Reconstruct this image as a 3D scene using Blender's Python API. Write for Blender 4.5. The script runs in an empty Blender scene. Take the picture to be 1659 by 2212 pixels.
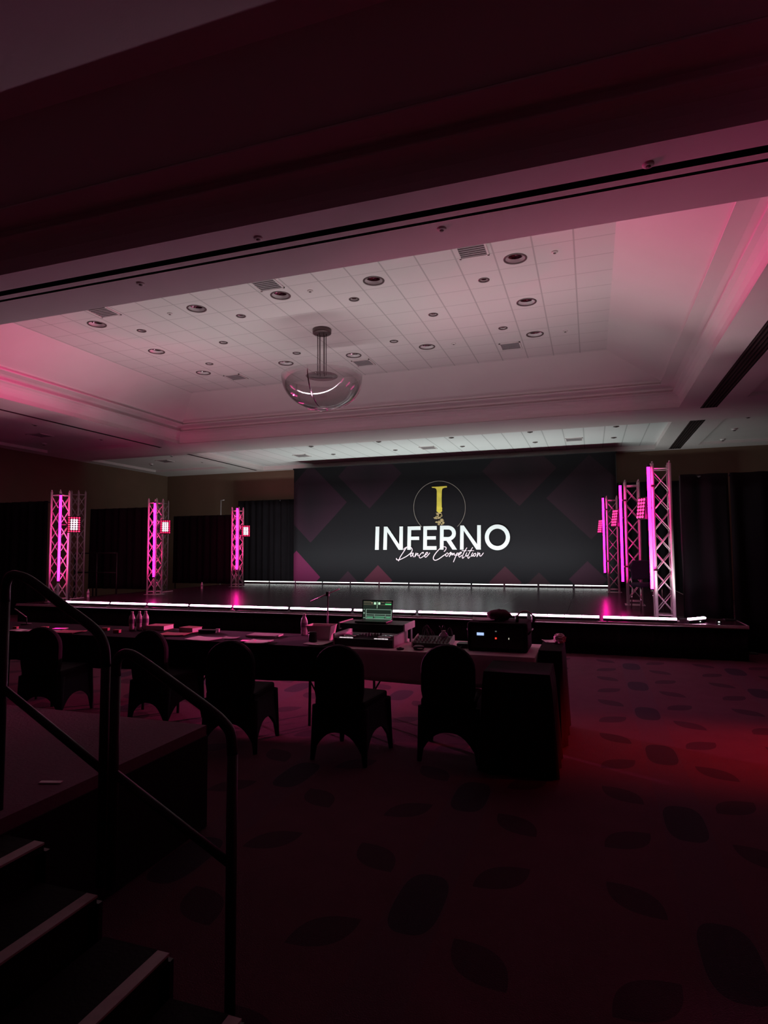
import bpy, bmesh, math, random
from mathutils import Matrix, Vector
random.seed(7)
S = bpy.context.scene
COL = S.collection
PI = math.pi
# ------------------------------------------------------------------ camera
F, PITCH, ROLL, YAW, EYE = 1312.19, 0.063658, -0.005114, 0.327831, 1.65
_f = Vector((-math.sin(YAW), math.cos(YAW), 0)); _r = Vector((math.cos(YAW), math.sin(YAW), 0)); _u = Vector((0, 0, 1))
fwd = _f*math.cos(PITCH) + _u*math.sin(PITCH)
up0 = _u*math.cos(PITCH) - _f*math.sin(PITCH)
rt = _r*math.cos(ROLL) + up0*math.sin(ROLL)
up = up0*math.cos(ROLL) - _r*math.sin(ROLL)
cd = bpy.data.cameras.new('camera'); cam = bpy.data.objects.new('camera', cd); COL.objects.link(cam)
cam.matrix_world = Matrix(((rt.x, up.x, -fwd.x, 0), (rt.y, up.y, -fwd.y, 0), (rt.z, up.z, -fwd.z, EYE), (0, 0, 0, 1)))
cd.sensor_fit = 'HORIZONTAL'; cd.sensor_width = 36; cd.lens = F/1659*36; cd.clip_start = .05; cd.clip_end = 200
S.camera = cam

def at(x, y, z=None, Y=None):
    """the point of a real plane (height z or distance Y) that was measured at a photo pixel"""
    d = rt*(x-829.5) - up*(y-1106) + fwd*F
    t = (z-EYE)/d.z if z is not None else Y/d.y
    return Vector((0, 0, EYE)) + d*t
# ------------------------------------------------------------------ world, exposure, levels
w = bpy.data.worlds.new('world'); S.world = w; w.use_nodes = True
w.node_tree.nodes['Background'].inputs[0].default_value = (.02, .015, .018, 1)
w.node_tree.nodes['Background'].inputs[1].default_value = 0.0
S.view_settings.view_transform = 'Standard'; S.view_settings.look = 'None'
S.view_settings.exposure = 0.0; S.view_settings.gamma = 1.0; S.view_settings.use_curve_mapping = False
FRONT_BAR, FRONT_W = 24.0, 7.6     # radiance of the lens, and watts per metre of beam, of the bars on the stage front
BACK_BAR, BACK_W = 3.5, 26.0       # the same of the bars under the backdrop
TUBE = (1.0, 0.0045, 0.33); TUBE_S = 19.; TUBE_GLOW = 34.0
PANEL = (1.0, 0.03, 0.26); PANEL_BEAM = 1500.0
ADDED_RED_WASH = 3300.0; SPILL_A = 1900.0; SPILL_B = 2500.0
# ------------------------------------------------------------------ helpers
def link(o): COL.objects.link(o); return o
def mat(name, col, rough=.6, metal=0., emit=None, es=0., noise=0., nscale=8., bump=0., bscale=60., spec=.5, wave=None):
    m = bpy.data.materials.new(name); m.use_nodes = True; nt = m.node_tree; b = nt.nodes['Principled BSDF']
    b.inputs['Roughness'].default_value = rough; b.inputs['Metallic'].default_value = metal
    b.inputs['Specular IOR Level'].default_value = spec
    b.inputs['Base Color'].default_value = (*col, 1)
    tc = nt.nodes.new('ShaderNodeTexCoord')
    if noise:
        n = nt.nodes.new('ShaderNodeTexNoise'); n.inputs['Scale'].default_value = nscale; n.inputs['Detail'].default_value = 4
        nt.links.new(tc.outputs['Object'], n.inputs['Vector'])
        mx = nt.nodes.new('ShaderNodeMix'); mx.data_type = 'RGBA'
        mx.inputs['A'].default_value = (*[c*(1-noise) for c in col], 1); mx.inputs['B'].default_value = (*[min(1, c*(1+noise)) for c in col], 1)
        nt.links.new(n.outputs['Fac'], mx.inputs['Factor']); nt.links.new(mx.outputs['Result'], b.inputs['Base Color'])
    if bump:
        n = nt.nodes.new('ShaderNodeTexNoise'); n.inputs['Scale'].default_value = bscale
        nt.links.new(tc.outputs['Object'], n.inputs['Vector'])
        bp = nt.nodes.new('ShaderNodeBump'); bp.inputs['Strength'].default_value = bump; bp.inputs['Distance'].default_value = .01
        nt.links.new(n.outputs['Fac'], bp.inputs['Height']); nt.links.new(bp.outputs['Normal'], b.inputs['Normal'])
    if emit:
        b.inputs['Emission Color'].default_value = (*emit, 1); b.inputs['Emission Strength'].default_value = es
    return m
def finish(name, bm, m, parent=None, smooth=False, bevel=0., label=None):
    bmesh.ops.recalc_face_normals(bm, faces=bm.faces[:])
    me = bpy.data.meshes.new(name); bm.to_mesh(me); bm.free()
    if smooth:
        for p in me.polygons: p.use_smooth = True
    o = link(bpy.data.objects.new(name, me))
    for k in (m if isinstance(m, (list, tuple)) else [m]): me.materials.append(k)
    if bevel:
        b = o.modifiers.new('bevel', 'BEVEL'); b.width = bevel; b.segments = 2; b.limit_method = 'ANGLE'
    if parent: o.parent = parent
    if label: o['label'] = label
    return o
def thing(name, label, cat, loc=(0, 0, 0), rz=0., group=None):
    o = link(bpy.data.objects.new(name, None)); o.empty_display_size = .1
    o.location = loc; o.rotation_euler = (0, 0, rz); tag(o, label, cat, group); return o
def tag(o, label, cat, group=None):
    o['label'] = label; o['category'] = cat
    if group: o['group'] = group
    return o
def struct(o): o['kind'] = 'structure'; return o
def copy_tree(o, parent=None):
    c = o.copy(); COL.objects.link(c)
    if parent: c.parent = parent
    for ch in list(o.children): copy_tree(ch, c)
    return c
def box(bm, c, s, rot=None, mi=0, taper=1.):
    vs = []
    for dz in (-.5, .5):
        k = taper if dz > 0 else 1
        for dx, dy in ((-.5, -.5), (.5, -.5), (.5, .5), (-.5, .5)):
            v = Vector((dx*s[0]*k, dy*s[1]*k, dz*s[2]))
            if rot: v = rot @ v
            vs.append(bm.verts.new(v+Vector(c)))
    for f in ((0, 3, 2, 1), (4, 5, 6, 7), (0, 1, 5, 4), (1, 2, 6, 5), (2, 3, 7, 6), (3, 0, 4, 7)):
        fc = bm.faces.new([vs[i] for i in f]); fc.material_index = mi
def tube(bm, pts, r, n=10, cap=True, mi=0):
    pts = [Vector(p) for p in pts]; rings = []; prev = None
    for i, p in enumerate(pts):
        t = (pts[min(i+1, len(pts)-1)] - pts[max(i-1, 0)]).normalized()
        a = Vector((0, 0, 1)) if abs(t.z) < .9 else Vector((1, 0, 0))
        if prev is not None: a = prev
        u = (a - t*a.dot(t)).normalized(); v = t.cross(u); prev = u
        rr = r[i] if isinstance(r, (list, tuple)) else r
        rings.append([bm.verts.new(p+(u*math.cos(2*PI*k/n)+v*math.sin(2*PI*k/n))*rr) for k in range(n)])
    for a, b in zip(rings, rings[1:]):
        for k in range(n):
            f = bm.faces.new((a[k], a[(k+1) % n], b[(k+1) % n], b[k])); f.material_index = mi; f.smooth = True
    if cap:
        bm.faces.new(rings[0][::-1]).material_index = mi; bm.faces.new(rings[-1]).material_index = mi
def lathe(bm, prof, c=(0, 0, 0), n=24, sx=1, sy=1, mi=0):
    rings = []
    for r, z in prof:
        rings.append([bm.verts.new((c[0]+r*sx*math.cos(2*PI*k/n), c[1]+r*sy*math.sin(2*PI*k/n), c[2]+z)) for k in range(n)])
    for a, b in zip(rings, rings[1:]):
        for k in range(n):
            f = bm.faces.new((a[k], a[(k+1) % n], b[(k+1) % n], b[k])); f.smooth = True; f.material_index = mi
    if prof[0][0] > 1e-4: bm.faces.new(rings[0][::-1]).material_index = mi
    if prof[-1][0] > 1e-4: bm.faces.new(rings[-1]).material_index = mi
def new(): return bmesh.new()
def arc(c, r, a0, a1, n, plane='xz'):
    out = []
    for i in range(n+1):
        a = a0+(a1-a0)*i/n
        out.append(Vector((c[0]+r*math.cos(a), c[1], c[2]+r*math.sin(a))))
    return out
def slab(bm, outline, y0, y1, mi=0):
    """closed outline of (x,z) extruded from y0 to y1"""
    a = [bm.verts.new((x, y0, z)) for x, z in outline]; b = [bm.verts.new((x, y1, z)) for x, z in outline]
    bm.faces.new(a).material_index = mi; bm.faces.new(b[::-1]).material_index = mi
    for i in range(len(a)):
        j = (i+1) % len(a); bm.faces.new((a[i], b[i], b[j], a[j])).material_index = mi
def catmull(p, n=6):
    p = [Vector(q) for q in p]; p = [p[0]*2-p[1]] + p + [p[-1]*2-p[-2]]; out = []
    for i in range(1, len(p)-2):
        for k in range(n):
            t = k/n
            out.append(.5*((2*p[i])+(p[i+1]-p[i-1])*t+(2*p[i-1]-5*p[i]+4*p[i+1]-p[i+2])*t*t+(3*p[i]-p[i-1]-3*p[i+1]+p[i+2])*t**3))
    return out+[p[-2]]
ORD = ['leftmost', 'second from the left', 'third from the left', 'fourth from the left', 'fifth from the left', 'sixth from the left',
       'seventh from the left', 'eighth from the left', 'ninth from the left', 'tenth from the left', 'eleventh from the left', 'twelfth from the left']
# ------------------------------------------------------------------ materials
M = {}
M['plaster'] = mat('white_plaster', (.72, .66, .65), .85, noise=.05, nscale=1.5, bump=.08)
M['trim'] = mat('painted_moulding', (.72, .66, .65), .7, noise=.04, nscale=2)
M['slot'] = mat('dark_track', (.03, .025, .025), .5, noise=.2)
M['wall'] = mat('tan_wall', (.17, .105, .07), .8, noise=.12, nscale=1.2, bump=.05)
M['drape'] = mat('black_drape', (.008, .007, .009), .95, noise=.25, nscale=3, bump=.25, bscale=90, spec=.08)
M['cloth_black'] = mat('black_cloth', (.012, .010, .013), .9, noise=.3, nscale=6, bump=.2, spec=.2)
M['spandex'] = mat('black_spandex', (.010, .009, .012), .85, noise=.2, spec=.25)
M['cloth_white'] = mat('white_cloth', (.80, .66, .68), .85, noise=.1, nscale=5, bump=.3, bscale=14)
M['alu'] = mat('aluminium', (.55, .52, .53), .36, .3, noise=.08, nscale=20)
M['chrome'] = mat('chrome', (.75, .73, .73), .12, 1.)
M['reflector'] = mat('spun_reflector', (.9, .86, .86), .15, 1.)
M['vent_grey'] = mat('grey_vent', (.34, .31, .32), .6, noise=.1); M['vent_back'] = mat('vent_shadow_gap', (.13, .12, .12), .7, noise=.1)
M['lip'] = mat('white_lip', (.92, .9, .9), .25, noise=.03, spec=.9)  # white ring paints the bright crescent reflected inside each downlight
M['bronze'] = mat('dark_bronze', (.16, .12, .12), .4, .6, noise=.15)
M['black_metal'] = mat('black_powder_coat', (.012, .010, .012), .4, .0, noise=.2, spec=.4)
M['black_plastic'] = mat('black_plastic', (.018, .017, .02), .42, noise=.2)
M['deck'] = mat('glossy_black_deck', (.036, .012, .026), .24, noise=.3, nscale=2.2, bump=.03, bscale=5, spec=.28)
M['grey_deck'] = mat('grey_riser_carpet', (.17, .075, .12), .9, noise=.15, nscale=30, bump=.3)
M['nosing'] = mat('pale_step_edge', (.45, .38, .38), .6, noise=.2, nscale=25)
M['tread'] = mat('black_tread', (.012, .010, .011), .85, noise=.2, bump=.3, spec=.2)
M['paper'] = mat('white_paper', (.9, .84, .86), .8, noise=.05)
M['paper_grey'] = mat('grey_paper', (.45, .40, .42), .8, noise=.1)
M['red_cover'] = mat('red_cover', (.55, .12, .16), .55, noise=.12)  # red base colour also stands for pink light on papers and boxes
M['silver_case'] = mat('silver_case_panel', (.60, .52, .54), .45, .2, noise=.2, nscale=15)
M['bin'] = mat('frosted_bin', (.85, .62, .66), .5, noise=.1)
M['bottle'] = mat('clear_bottle', (.62, .52, .60), .12, noise=.3, nscale=50, spec=.9)
M['bottle_label'] = mat('bottle_label', (.25, .16, .26), .4, noise=.2)
M['cap'] = mat('white_cap', (.75, .7, .72), .4)
M['navy'] = mat('navy_upholstery', (.022, .018, .045), .85, noise=.25, nscale=30)
M['lens_front'] = mat('bar_lens_front', (.8, .8, .8), .4, emit=(1., .50, .78), es=FRONT_BAR)
M['lens_back'] = mat('bar_lens_back', (.8, .8, .8), .4, emit=(.93, 1., .96), es=BACK_BAR)
M['tube'] = mat('tube_diffuser', (.8, .3, .6), .4, emit=TUBE, es=TUBE_S)
M['led'] = mat('pink_led', (.8, .1, .3), .3, emit=(1.7, .07, .46), es=1.)
M['led_hot'] = mat('pink_led_hot', (.8, .4, .5), .3, emit=(6., 3.6, 4.6), es=1.)
M['led_dim'] = mat('red_led', (.8, .1, .2), .3, emit=(1.1, .012, .13), es=1.)
M['gold'] = mat('printed_gold', (.62, .50, .06), .6, noise=.35, nscale=5)
M['gold_dust'] = mat('printed_gold_rubble', (.36, .27, .13), .7, noise=.8, nscale=24)
M['ring'] = mat('printed_ring', (.20, .17, .15), .6, noise=.3)
M['white_print'] = mat('printed_white', (.66, .69, .71), .7)
M['pink_print'] = mat('printed_pale_pink', (.80, .60, .70), .7)
def glass_mat():
    m = bpy.data.materials.new('bowl_glass'); m.use_nodes = True; nt = m.node_tree; nt.nodes.clear()
    o = nt.nodes.new('ShaderNodeOutputMaterial'); mix = nt.nodes.new('ShaderNodeMixShader')
    t = nt.nodes.new('ShaderNodeBsdfTransparent'); t.inputs[0].default_value = (.93, .90, .91, 1)
    g = nt.nodes.new('ShaderNodeBsdfGlossy'); g.inputs['Roughness'].default_value = .05
    l = nt.nodes.new('ShaderNodeLayerWeight'); l.inputs['Blend'].default_value = .25
    nt.links.new(l.outputs['Facing'], mix.inputs[0]); nt.links.new(t.outputs[0], mix.inputs[1]); nt.links.new(g.outputs[0], mix.inputs[2])
    nt.links.new(mix.outputs[0], o.inputs[0]); return m
M['glass'] = glass_mat()
def tile_mat(name, col, px, py, x0, y0, wd=.012, only_x=False):
    """ceiling tile seams: a printed grid in object coordinates"""
    m = mat(name, col, .9, bump=.15, bscale=140); nt = m.node_tree; b = nt.nodes['Principled BSDF']
    tc = nt.nodes.new('ShaderNodeTexCoord'); sp = nt.nodes.new('ShaderNodeSeparateXYZ'); nt.links.new(tc.outputs['Object'], sp.inputs[0])
    def ma(op, a, bb=0.):
        n = nt.nodes.new('ShaderNodeMath'); n.operation = op
        for i, v in enumerate((a, bb)):
            if isinstance(v, (int, float)): n.inputs[i].default_value = v
            else: nt.links.new(v, n.inputs[i])
        return n.outputs[0]
    res = []
    for s, p, o in ((sp.outputs[0], px, x0), (sp.outputs[1], py, y0)):
        f = ma('ABSOLUTE', ma('SUBTRACT', ma('FRACT', ma('DIVIDE', ma('SUBTRACT', s, o-500*p), p)), .5))
        res.append(ma('GREATER_THAN', f, .5-wd/p))
    msk = res[0] if only_x else ma('MAXIMUM', res[0], ma('MULTIPLY', res[1], .6))
    mx = nt.nodes.new('ShaderNodeMix'); mx.data_type = 'RGBA'; nt.links.new(msk, mx.inputs['Factor'])
    mx.inputs['A'].default_value = (*col, 1); mx.inputs['B'].default_value = (*[c*.70 for c in col], 1)
    nt.links.new(mx.outputs['Result'], b.inputs['Base Color']); return m
M['tile'] = tile_mat('ceiling_tile', (.72, .67, .66), .57, .57, -4.97+.285, 9.12+.285)
M['tile_far'] = tile_mat('ceiling_tile_far', (.74, .74, .74), .585, .57, .46, 17.4, .016, True)
def carpet_mat():
    m = bpy.data.materials.new('patterned_carpet'); m.use_nodes = True; nt = m.node_tree; b = nt.nodes['Principled BSDF']
    b.inputs['Roughness'].default_value = .95; b.inputs['Specular IOR Level'].default_value = .15
    tc = nt.nodes.new('ShaderNodeTexCoord'); sp = nt.nodes.new('ShaderNodeSeparateXYZ'); nt.links.new(tc.outputs['Object'], sp.inputs[0])
    def ma(op, *a):
        n = nt.nodes.new('ShaderNodeMath'); n.operation = op
        for i, v in enumerate(a):
            if isinstance(v, (int, float)): n.inputs[i].default_value = v
            else: nt.links.new(v, n.inputs[i])
        return n.outputs[0]
    x, y = sp.outputs[0], sp.outputs[1]
    P = 1.3
    u = ma('FRACT', ma('ADD', ma('DIVIDE', x, P), 50.12)); v = ma('FRACT', ma('ADD', ma('DIVIDE', y, P), 50.3))
    cu, cv = ma('SUBTRACT', u, .5), ma('SUBTRACT', v, .5)
    def leaf(a, bb):      # four lens shapes along the diagonals of a tile
        s = ma('ABSOLUTE', ma('ADD', cu, ma('MULTIPLY', cv, a))); t = ma('ABSOLUTE', ma('SUBTRACT', ma('ADD', ma('ABSOLUTE', cu), ma('ABSOLUTE', cv)), bb))
        return ma('LESS_THAN', ma('ADD', ma('MULTIPLY', s, 3.2), ma('MULTIPLY', ma('MULTIPLY', t, t), 9.)), .34)
    lv = ma('MAXIMUM', leaf(1., .52), leaf(-1., .52))
    strip = ma('LESS_THAN', ma('ABSOLUTE', cu), .1)
    oval = ma('LESS_THAN', ma('ADD', ma('POWER', ma('MULTIPLY', ma('ABSOLUTE', cu), 11.), 3.), ma('POWER', ma('MULTIPLY', ma('ABSOLUTE', cv), 5.), 3.)), .9)
    def mix(fac, a, bb):
        n = nt.nodes.new('ShaderNodeMix'); n.data_type = 'RGBA'; nt.links.new(fac, n.inputs['Factor'])
        for k, q in (('A', a), ('B', bb)):
            if isinstance(q, tuple): n.inputs[k].default_value = (*q, 1)
            else: nt.links.new(q, n.inputs[k])
        return n.outputs['Result']
    nz = nt.nodes.new('ShaderNodeTexNoise'); nz.inputs['Scale'].default_value = 5.; nz.inputs['Detail'].default_value = 6; nt.links.new(tc.outputs['Object'], nz.inputs['Vector'])
    base = mix(nz.outputs['Fac'], (.085, .026, .044), (.120, .040, .062))
    c = mix(strip, base, (.095, .036, .058)); c = mix(lv, c, (.050, .017, .030)); c = mix(oval, c, (.036, .020, .034))
    nt.links.new(c, b.inputs['Base Color'])
    n2 = nt.nodes.new('ShaderNodeTexNoise'); n2.inputs['Scale'].default_value = 160; nt.links.new(tc.outputs['Object'], n2.inputs['Vector'])
    bp = nt.nodes.new('ShaderNodeBump'); bp.inputs['Strength'].default_value = .5; bp.inputs['Distance'].default_value = .01
    nt.links.new(n2.outputs['Fac'], bp.inputs['Height']); nt.links.new(bp.outputs['Normal'], b.inputs['Normal']); return m
M['carpet'] = carpet_mat()
# ------------------------------------------------------------------ the room
X0, X1, Y0, Y1 = -17.8, 7.6, -7.0, 22.4
ZS, ZC = 5.0, 6.06
def quad(bm, pts, mi=0): bm.faces.new([bm.verts.new(p) for p in pts]).material_index = mi
bm = new(); box(bm, ((X0+X1)/2, (Y0+Y1)/2, -.05), (X1-X0+.4, Y1-Y0+.4, .1)); struct(finish('floor', bm, M['carpet']))
for nm, c, s in (('wall_back', ((X0+X1)/2, Y1+.1, 3.1), (X1-X0+.4, .2, 6.3)), ('wall_left', (X0-.1, (Y0+Y1)/2, 3.1), (.2, Y1-Y0, 6.3)),
                 ('wall_right', (X1+.1, (Y0+Y1)/2, 3.1), (.2, Y1-Y0, 6.3)), ('wall_near', ((X0+X1)/2, Y0-.1, 3.1), (X1-X0+.4, .2, 6.3))):
    bm = new(); box(bm, c, s); struct(finish(nm, bm, M['wall']))
CO = (-12.05, 2.05, 6.47, 15.7)       # the far coffer
CN = (-12.05, 2.05, -4.0, 5.28)       # the near coffer
RF = (-12.75, 2.1, 17.42, 22.05)      # shallow tiled recess over the backdrop
RR = [(3.35, 7.2, 17.5, 21.6), (3.35, 7.2, 9.0, 15.08), (3.35, 7.2, 0., 7.5)]
RL = [(-17.3, -13.75, 17.5, 21.0), (-17.3, -13.75, 9.0, 15.6), (-17.3, -13.75, 0., 7.5)]
SL = [(2.54, 2.9, 6.9, 15.97), (2.54, 2.9, 17.45, 22.2), (2.54, 2.9, -3., 5.1), (-13.1, -12.98, 6.9, 16.05), (-13.12, -13.0, 17.45, 22.0),
      (-12.05, 2.3, 5.62, 5.73), (-12.05, 2.3, 5.82, 5.87)]
holes = [CO, CN, RF]+RR+RL+SL
xs = sorted({X0, X1, *[h[0] for h in holes], *[h[1] for h in holes]}); ys = sorted({Y0, Y1, *[h[2] for h in holes], *[h[3] for h in holes]})
bm = new(); vc = {}
def gv(bm, x, y, z):
    k = (round(x, 4), round(y, 4), round(z, 4))
    if k not in vc: vc[k] = bm.verts.new((x, y, z))
    return vc[k]
for i in range(len(xs)-1):
    for j in range(len(ys)-1):
        cx, cy = (xs[i]+xs[i+1])/2, (ys[j]+ys[j+1])/2
        if any(h[0] < cx < h[1] and h[2] < cy < h[3] for h in holes): continue
        bm.faces.new([gv(bm, *q, ZS) for q in ((xs[i], ys[j]), (xs[i+1], ys[j]), (xs[i+1], ys[j+1]), (xs[i], ys[j+1]))])
def ring(bm, r, prof, mi=0):
    """moulding profile of (inset, z) run round a rectangle"""
    loops = []
    for ins, z in prof:
        x0, x1, y0, y1 = r[0]+ins, r[1]-ins, r[2]+ins, r[3]-ins
        loops.append([(x0, y0, z), (x1, y0, z), (x1, y1, z), (x0, y1, z)])
    for a, b in zip(loops, loops[1:]):
        for k in range(4): quad(bm, (a[k], a[(k+1) % 4], b[(k+1) % 4], b[k]), mi)
    return loops[-1]
struct(finish('ceiling', bm, M['plaster'])); vc = {}
n_trim = 0
def trim(bm, m, **k):
    global n_trim; n_trim += 1
    return struct(finish('trim_%d' % n_trim, bm, m, **k))
PROF = [(0, 5.0), (-.04, 5.02), (-.05, 5.12), (-.03, 5.2), (.01, 5.27), (.07, 5.32), (.14, 5.345), (.145, 5.36), (.09, 5.375), (.08, 5.42), (.11, 5.455), (.20, 5.475), (.43, 5.485), (.435, 5.50), (.38, 5.505)]
bm = new(); ring(bm, CO, PROF); trim(bm, M['trim'])
bm = new(); ring(bm, CO, [(.38, 5.505), (.385, 5.545), (.44, 5.58), (1.62, ZC)]); struct(finish('ceiling_slope', bm, M['plaster']))
bm = new(); ring(bm, CN, PROF+[(.42, 5.52), (.9, ZC)]); trim(bm, M['trim'])
bm = new(); quad(bm, [(CN[0]+.9, CN[2]+.9, ZC), (CN[1]-.9, CN[2]+.9, ZC), (CN[1]-.9, CN[3]-.9, ZC), (CN[0]+.9, CN[3]-.9, ZC)]); struct(finish('ceiling_near', bm, M['plaster']))
for r, z, m in [(RF, 5.15, M['tile_far'])]+[(q, 5.09, M['plaster']) for q in RR+RL]:
    bm = new(); l = ring(bm, r, [(0, ZS), (0, z)]); quad(bm, l, 1); trim(bm, [M['plaster'], m])
for q in SL:
    bm = new(); l = ring(bm, q, [(0, ZS), (0, ZS+.07)]); quad(bm, l, 0)
    wd = q[1]-q[0]
    if .3 < wd < .5:
        for k in range(5): box(bm, (q[0]+wd*(k+.5)/5, (q[2]+q[3])/2, ZS+.02), (.018, q[3]-q[2], .03), mi=1)
    trim(bm, [M['slot'], M['bronze']])
# tiled ceiling of the far coffer, with round openings for its downlights
T = .57; TX0, TY0 = -4.97-T/2, 9.12-T/2
BIG = [(-8.98, 9.12), (-6.69, 9.12), (-4.98, 9.12), (-3.26, 9.12), (-.98, 9.12), (-8.98, 10.85), (-.98, 10.85), (-8.98, 12.54), (-6.68, 12.54), (-4.95, 12.54), (-3.25, 12.54), (-.98, 12.54)]
SMALL = [(-8.39, 9.69), (-6.12, 9.69), (-3.84, 9.69), (-1.55, 9.69), (-7.26, 10.84), (-2.70, 10.84), (-8.38, 11.96), (-6.1, 11.96), (-3.83, 11.96), (-1.55, 11.96)]
def cell(p): return (math.floor((p[0]-TX0)/T), math.floor((p[1]-TY0)/T))
opens = {}
def centre(p):
    c = cell(p); return (TX0+(c[0]+.5)*T, TY0+(c[1]+.5)*T)
for p in BIG: opens[cell(p)] = (*centre(p), .150)
for p in SMALL: opens[cell(p)] = (*centre(p), .065)
cx0, cx1, cy0, cy1 = CO[0]+1.62, CO[1]-1.62, CO[2]+1.62, CO[3]-1.62
gx = sorted({cx0, cx1, *[TX0+k*T for k in range(-30, 30) if cx0 < TX0+k*T < cx1]}); gy = sorted({cy0, cy1, *[TY0+k*T for k in range(-30, 30) if cy0 < TY0+k*T < cy1]})
bm = new()
for i in range(len(gx)-1):
    for j in range(len(gy)-1):
        c = cell(((gx[i]+gx[i+1])/2, (gy[j]+gy[j+1])/2)); P4 = [(gx[i], gy[j]), (gx[i+1], gy[j]), (gx[i+1], gy[j+1]), (gx[i], gy[j+1])]
        if c not in opens: quad(bm, [(*q, ZC) for q in P4]); continue
        ox, oy, r = opens[c]; n = 32
        circ = [bm.verts.new((ox+r*math.cos(2*PI*k/n), oy+r*math.sin(2*PI*k/n), ZC)) for k in range(n)]
        edge = []
        for k in range(n):
            a = 2*PI*k/n; dx, dy = math.cos(a), math.sin(a); s = (T/2)/max(abs(dx), abs(dy)); edge.append(bm.verts.new((ox+dx*s, oy+dy*s, ZC)))
        for k in range(n): bm.faces.new((circ[k], circ[(k+1) % n], edge[(k+1) % n], edge[k]))
struct(finish('ceiling_tiles', bm, M['tile']))
def downlight(r, nm, label, x, y, group):
    t = thing(nm, label, 'ceiling light', (x, y, ZC), 0, group)
    bm = new(); lathe(bm, [(r+.028, 0), (r+.026, -.008), (r+.004, -.010), (r-.004, -.004), (r-.002, .004), (r+.004, .004)], n=36)
    bm.faces.ensure_lookup_table()
    for f in [f for f in bm.faces if len(f.verts) > 4]: bm.faces.remove(f)
    finish('trim_ring', bm, M['bronze'], t)
    bm = new(); d = r*1.0
    lathe(bm, [(r*math.cos(a*PI/2/12), d*math.sin(a*PI/2/12)) for a in range(0, 4)], n=36); bm.faces.ensure_lookup_table()
    for f in [f for f in bm.faces if len(f.verts) > 4]: bm.faces.remove(f)
    finish('white_lip', bm, M['lip'], t)
    bm = new()
    pr = [(r*math.cos(a*PI/2/8), d*math.sin(a*PI/2/8)) for a in range(2, 8)]+[(.001, d)]
    lathe(bm, pr, n=36); bm.faces.ensure_lookup_table()
    for f in [f for f in bm.faces if len(f.verts) > 4]: bm.faces.remove(f)
    finish('reflector', bm, M['reflector'], t)
    bm = new(); lathe(bm, [(.001, d*.72), (r*.30, d*.74), (r*.34, d*.98)], n=20); finish('lamp', bm, M['bronze'], t)
    return t
def rows(pts, tol=.4):
    out = []
    for p in sorted(pts, key=lambda q: q[1]):
        if out and abs(out[-1][0][1]-p[1]) < tol: out[-1].append(p)
        else: out.append([p])
    return [sorted(r) for r in out]
for pts, r, size, nm in ((BIG, .150, 'large', 'recessed_downlight'), (SMALL, .065, 'small', 'recessed_spotlight')):
    src = None; rw = rows(pts)
    names = {3: ['row nearest the ceiling beam', 'middle row', 'row nearest the stage backdrop']}[len(rw)]
    for k, row in enumerate(rw):
        for i, p in enumerate(row):
            if len(row) == 2: o = ('left one' if i == 0 else 'right one')+' of the two'
            else: o = ORD[i]
            lab = '%s round recessed ceiling %s, %s in the %s' % (size, 'downlight' if r > .1 else 'spotlight', o, names[k])
            x, y = centre(p)
            if src is None: src = downlight(r, nm, lab, x, y, size+' downlights in the tiled ceiling')
            else:
                c = copy_tree(src); c.location = (x, y, ZC); c['label'] = lab
# vents
def vent(x, y, z, sx, sy, label, group):
    t = thing('ceiling_vent', label, 'vent', (x, y, z), 0, group)
    bm = new()
    for a, b, c, d in ((0, -sy/2, sx, .03), (0, sy/2, sx, .03), (-sx/2, 0, .03, sy), (sx/2, 0, .03, sy)): box(bm, (a, b, -.008), (c+.03, d, .016) if c > d else (c, d+.03, .016))
    finish('frame', bm, M['trim'], t)
    bm = new()
    for k in range(7): box(bm, (0, -sy/2+sy*(k+.5)/7, -.006), (sx-.03, sy/7*.55, .008))
    finish('slat', bm, M['vent_grey'], t)
    bm = new(); box(bm, (0, 0, -.001), (sx-.02, sy-.02, .002)); finish('backing', bm, M['vent_back'], t)
for pts, word in ((((-8.38, 8.66), (-4.97, 8.63), (-1.55, 8.63)), 'beside the ceiling beam'), (((-8.40, 13.12), (-4.95, 13.11), (-1.54, 13.09)), 'at the stage end')):
    for i, (x, y) in enumerate(pts):
        vent(x, y, ZC, .42, .42, 'square grey air vent in the high tiled ceiling %s, %s' % (word, ('left one', 'middle one', 'right one')[i]), 'vents in the tiled ceiling')
for i, (px, py) in enumerate(((652, 984), (925, 967), (1240, 949))):
    p = at(px, py, 5.15); vent(p.x, p.y, 5.15, .5, .5, 'dark square air vent just above the backdrop, '+('left one', 'middle one', 'right one')[i], 'vents above the backdrop')
for i, (px, py) in enumerate(((87, 940), (357, 996), (1575, 762))):
    p = at(px, py, 5.09); vent(p.x, p.y, 5.09, .5, .5, 'dark air vent in the low side ceiling, '+('far left near the side wall', 'left, by the corner beyond the coffer', 'on the right past the long grille')[i], 'vents in the side ceilings')
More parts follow.
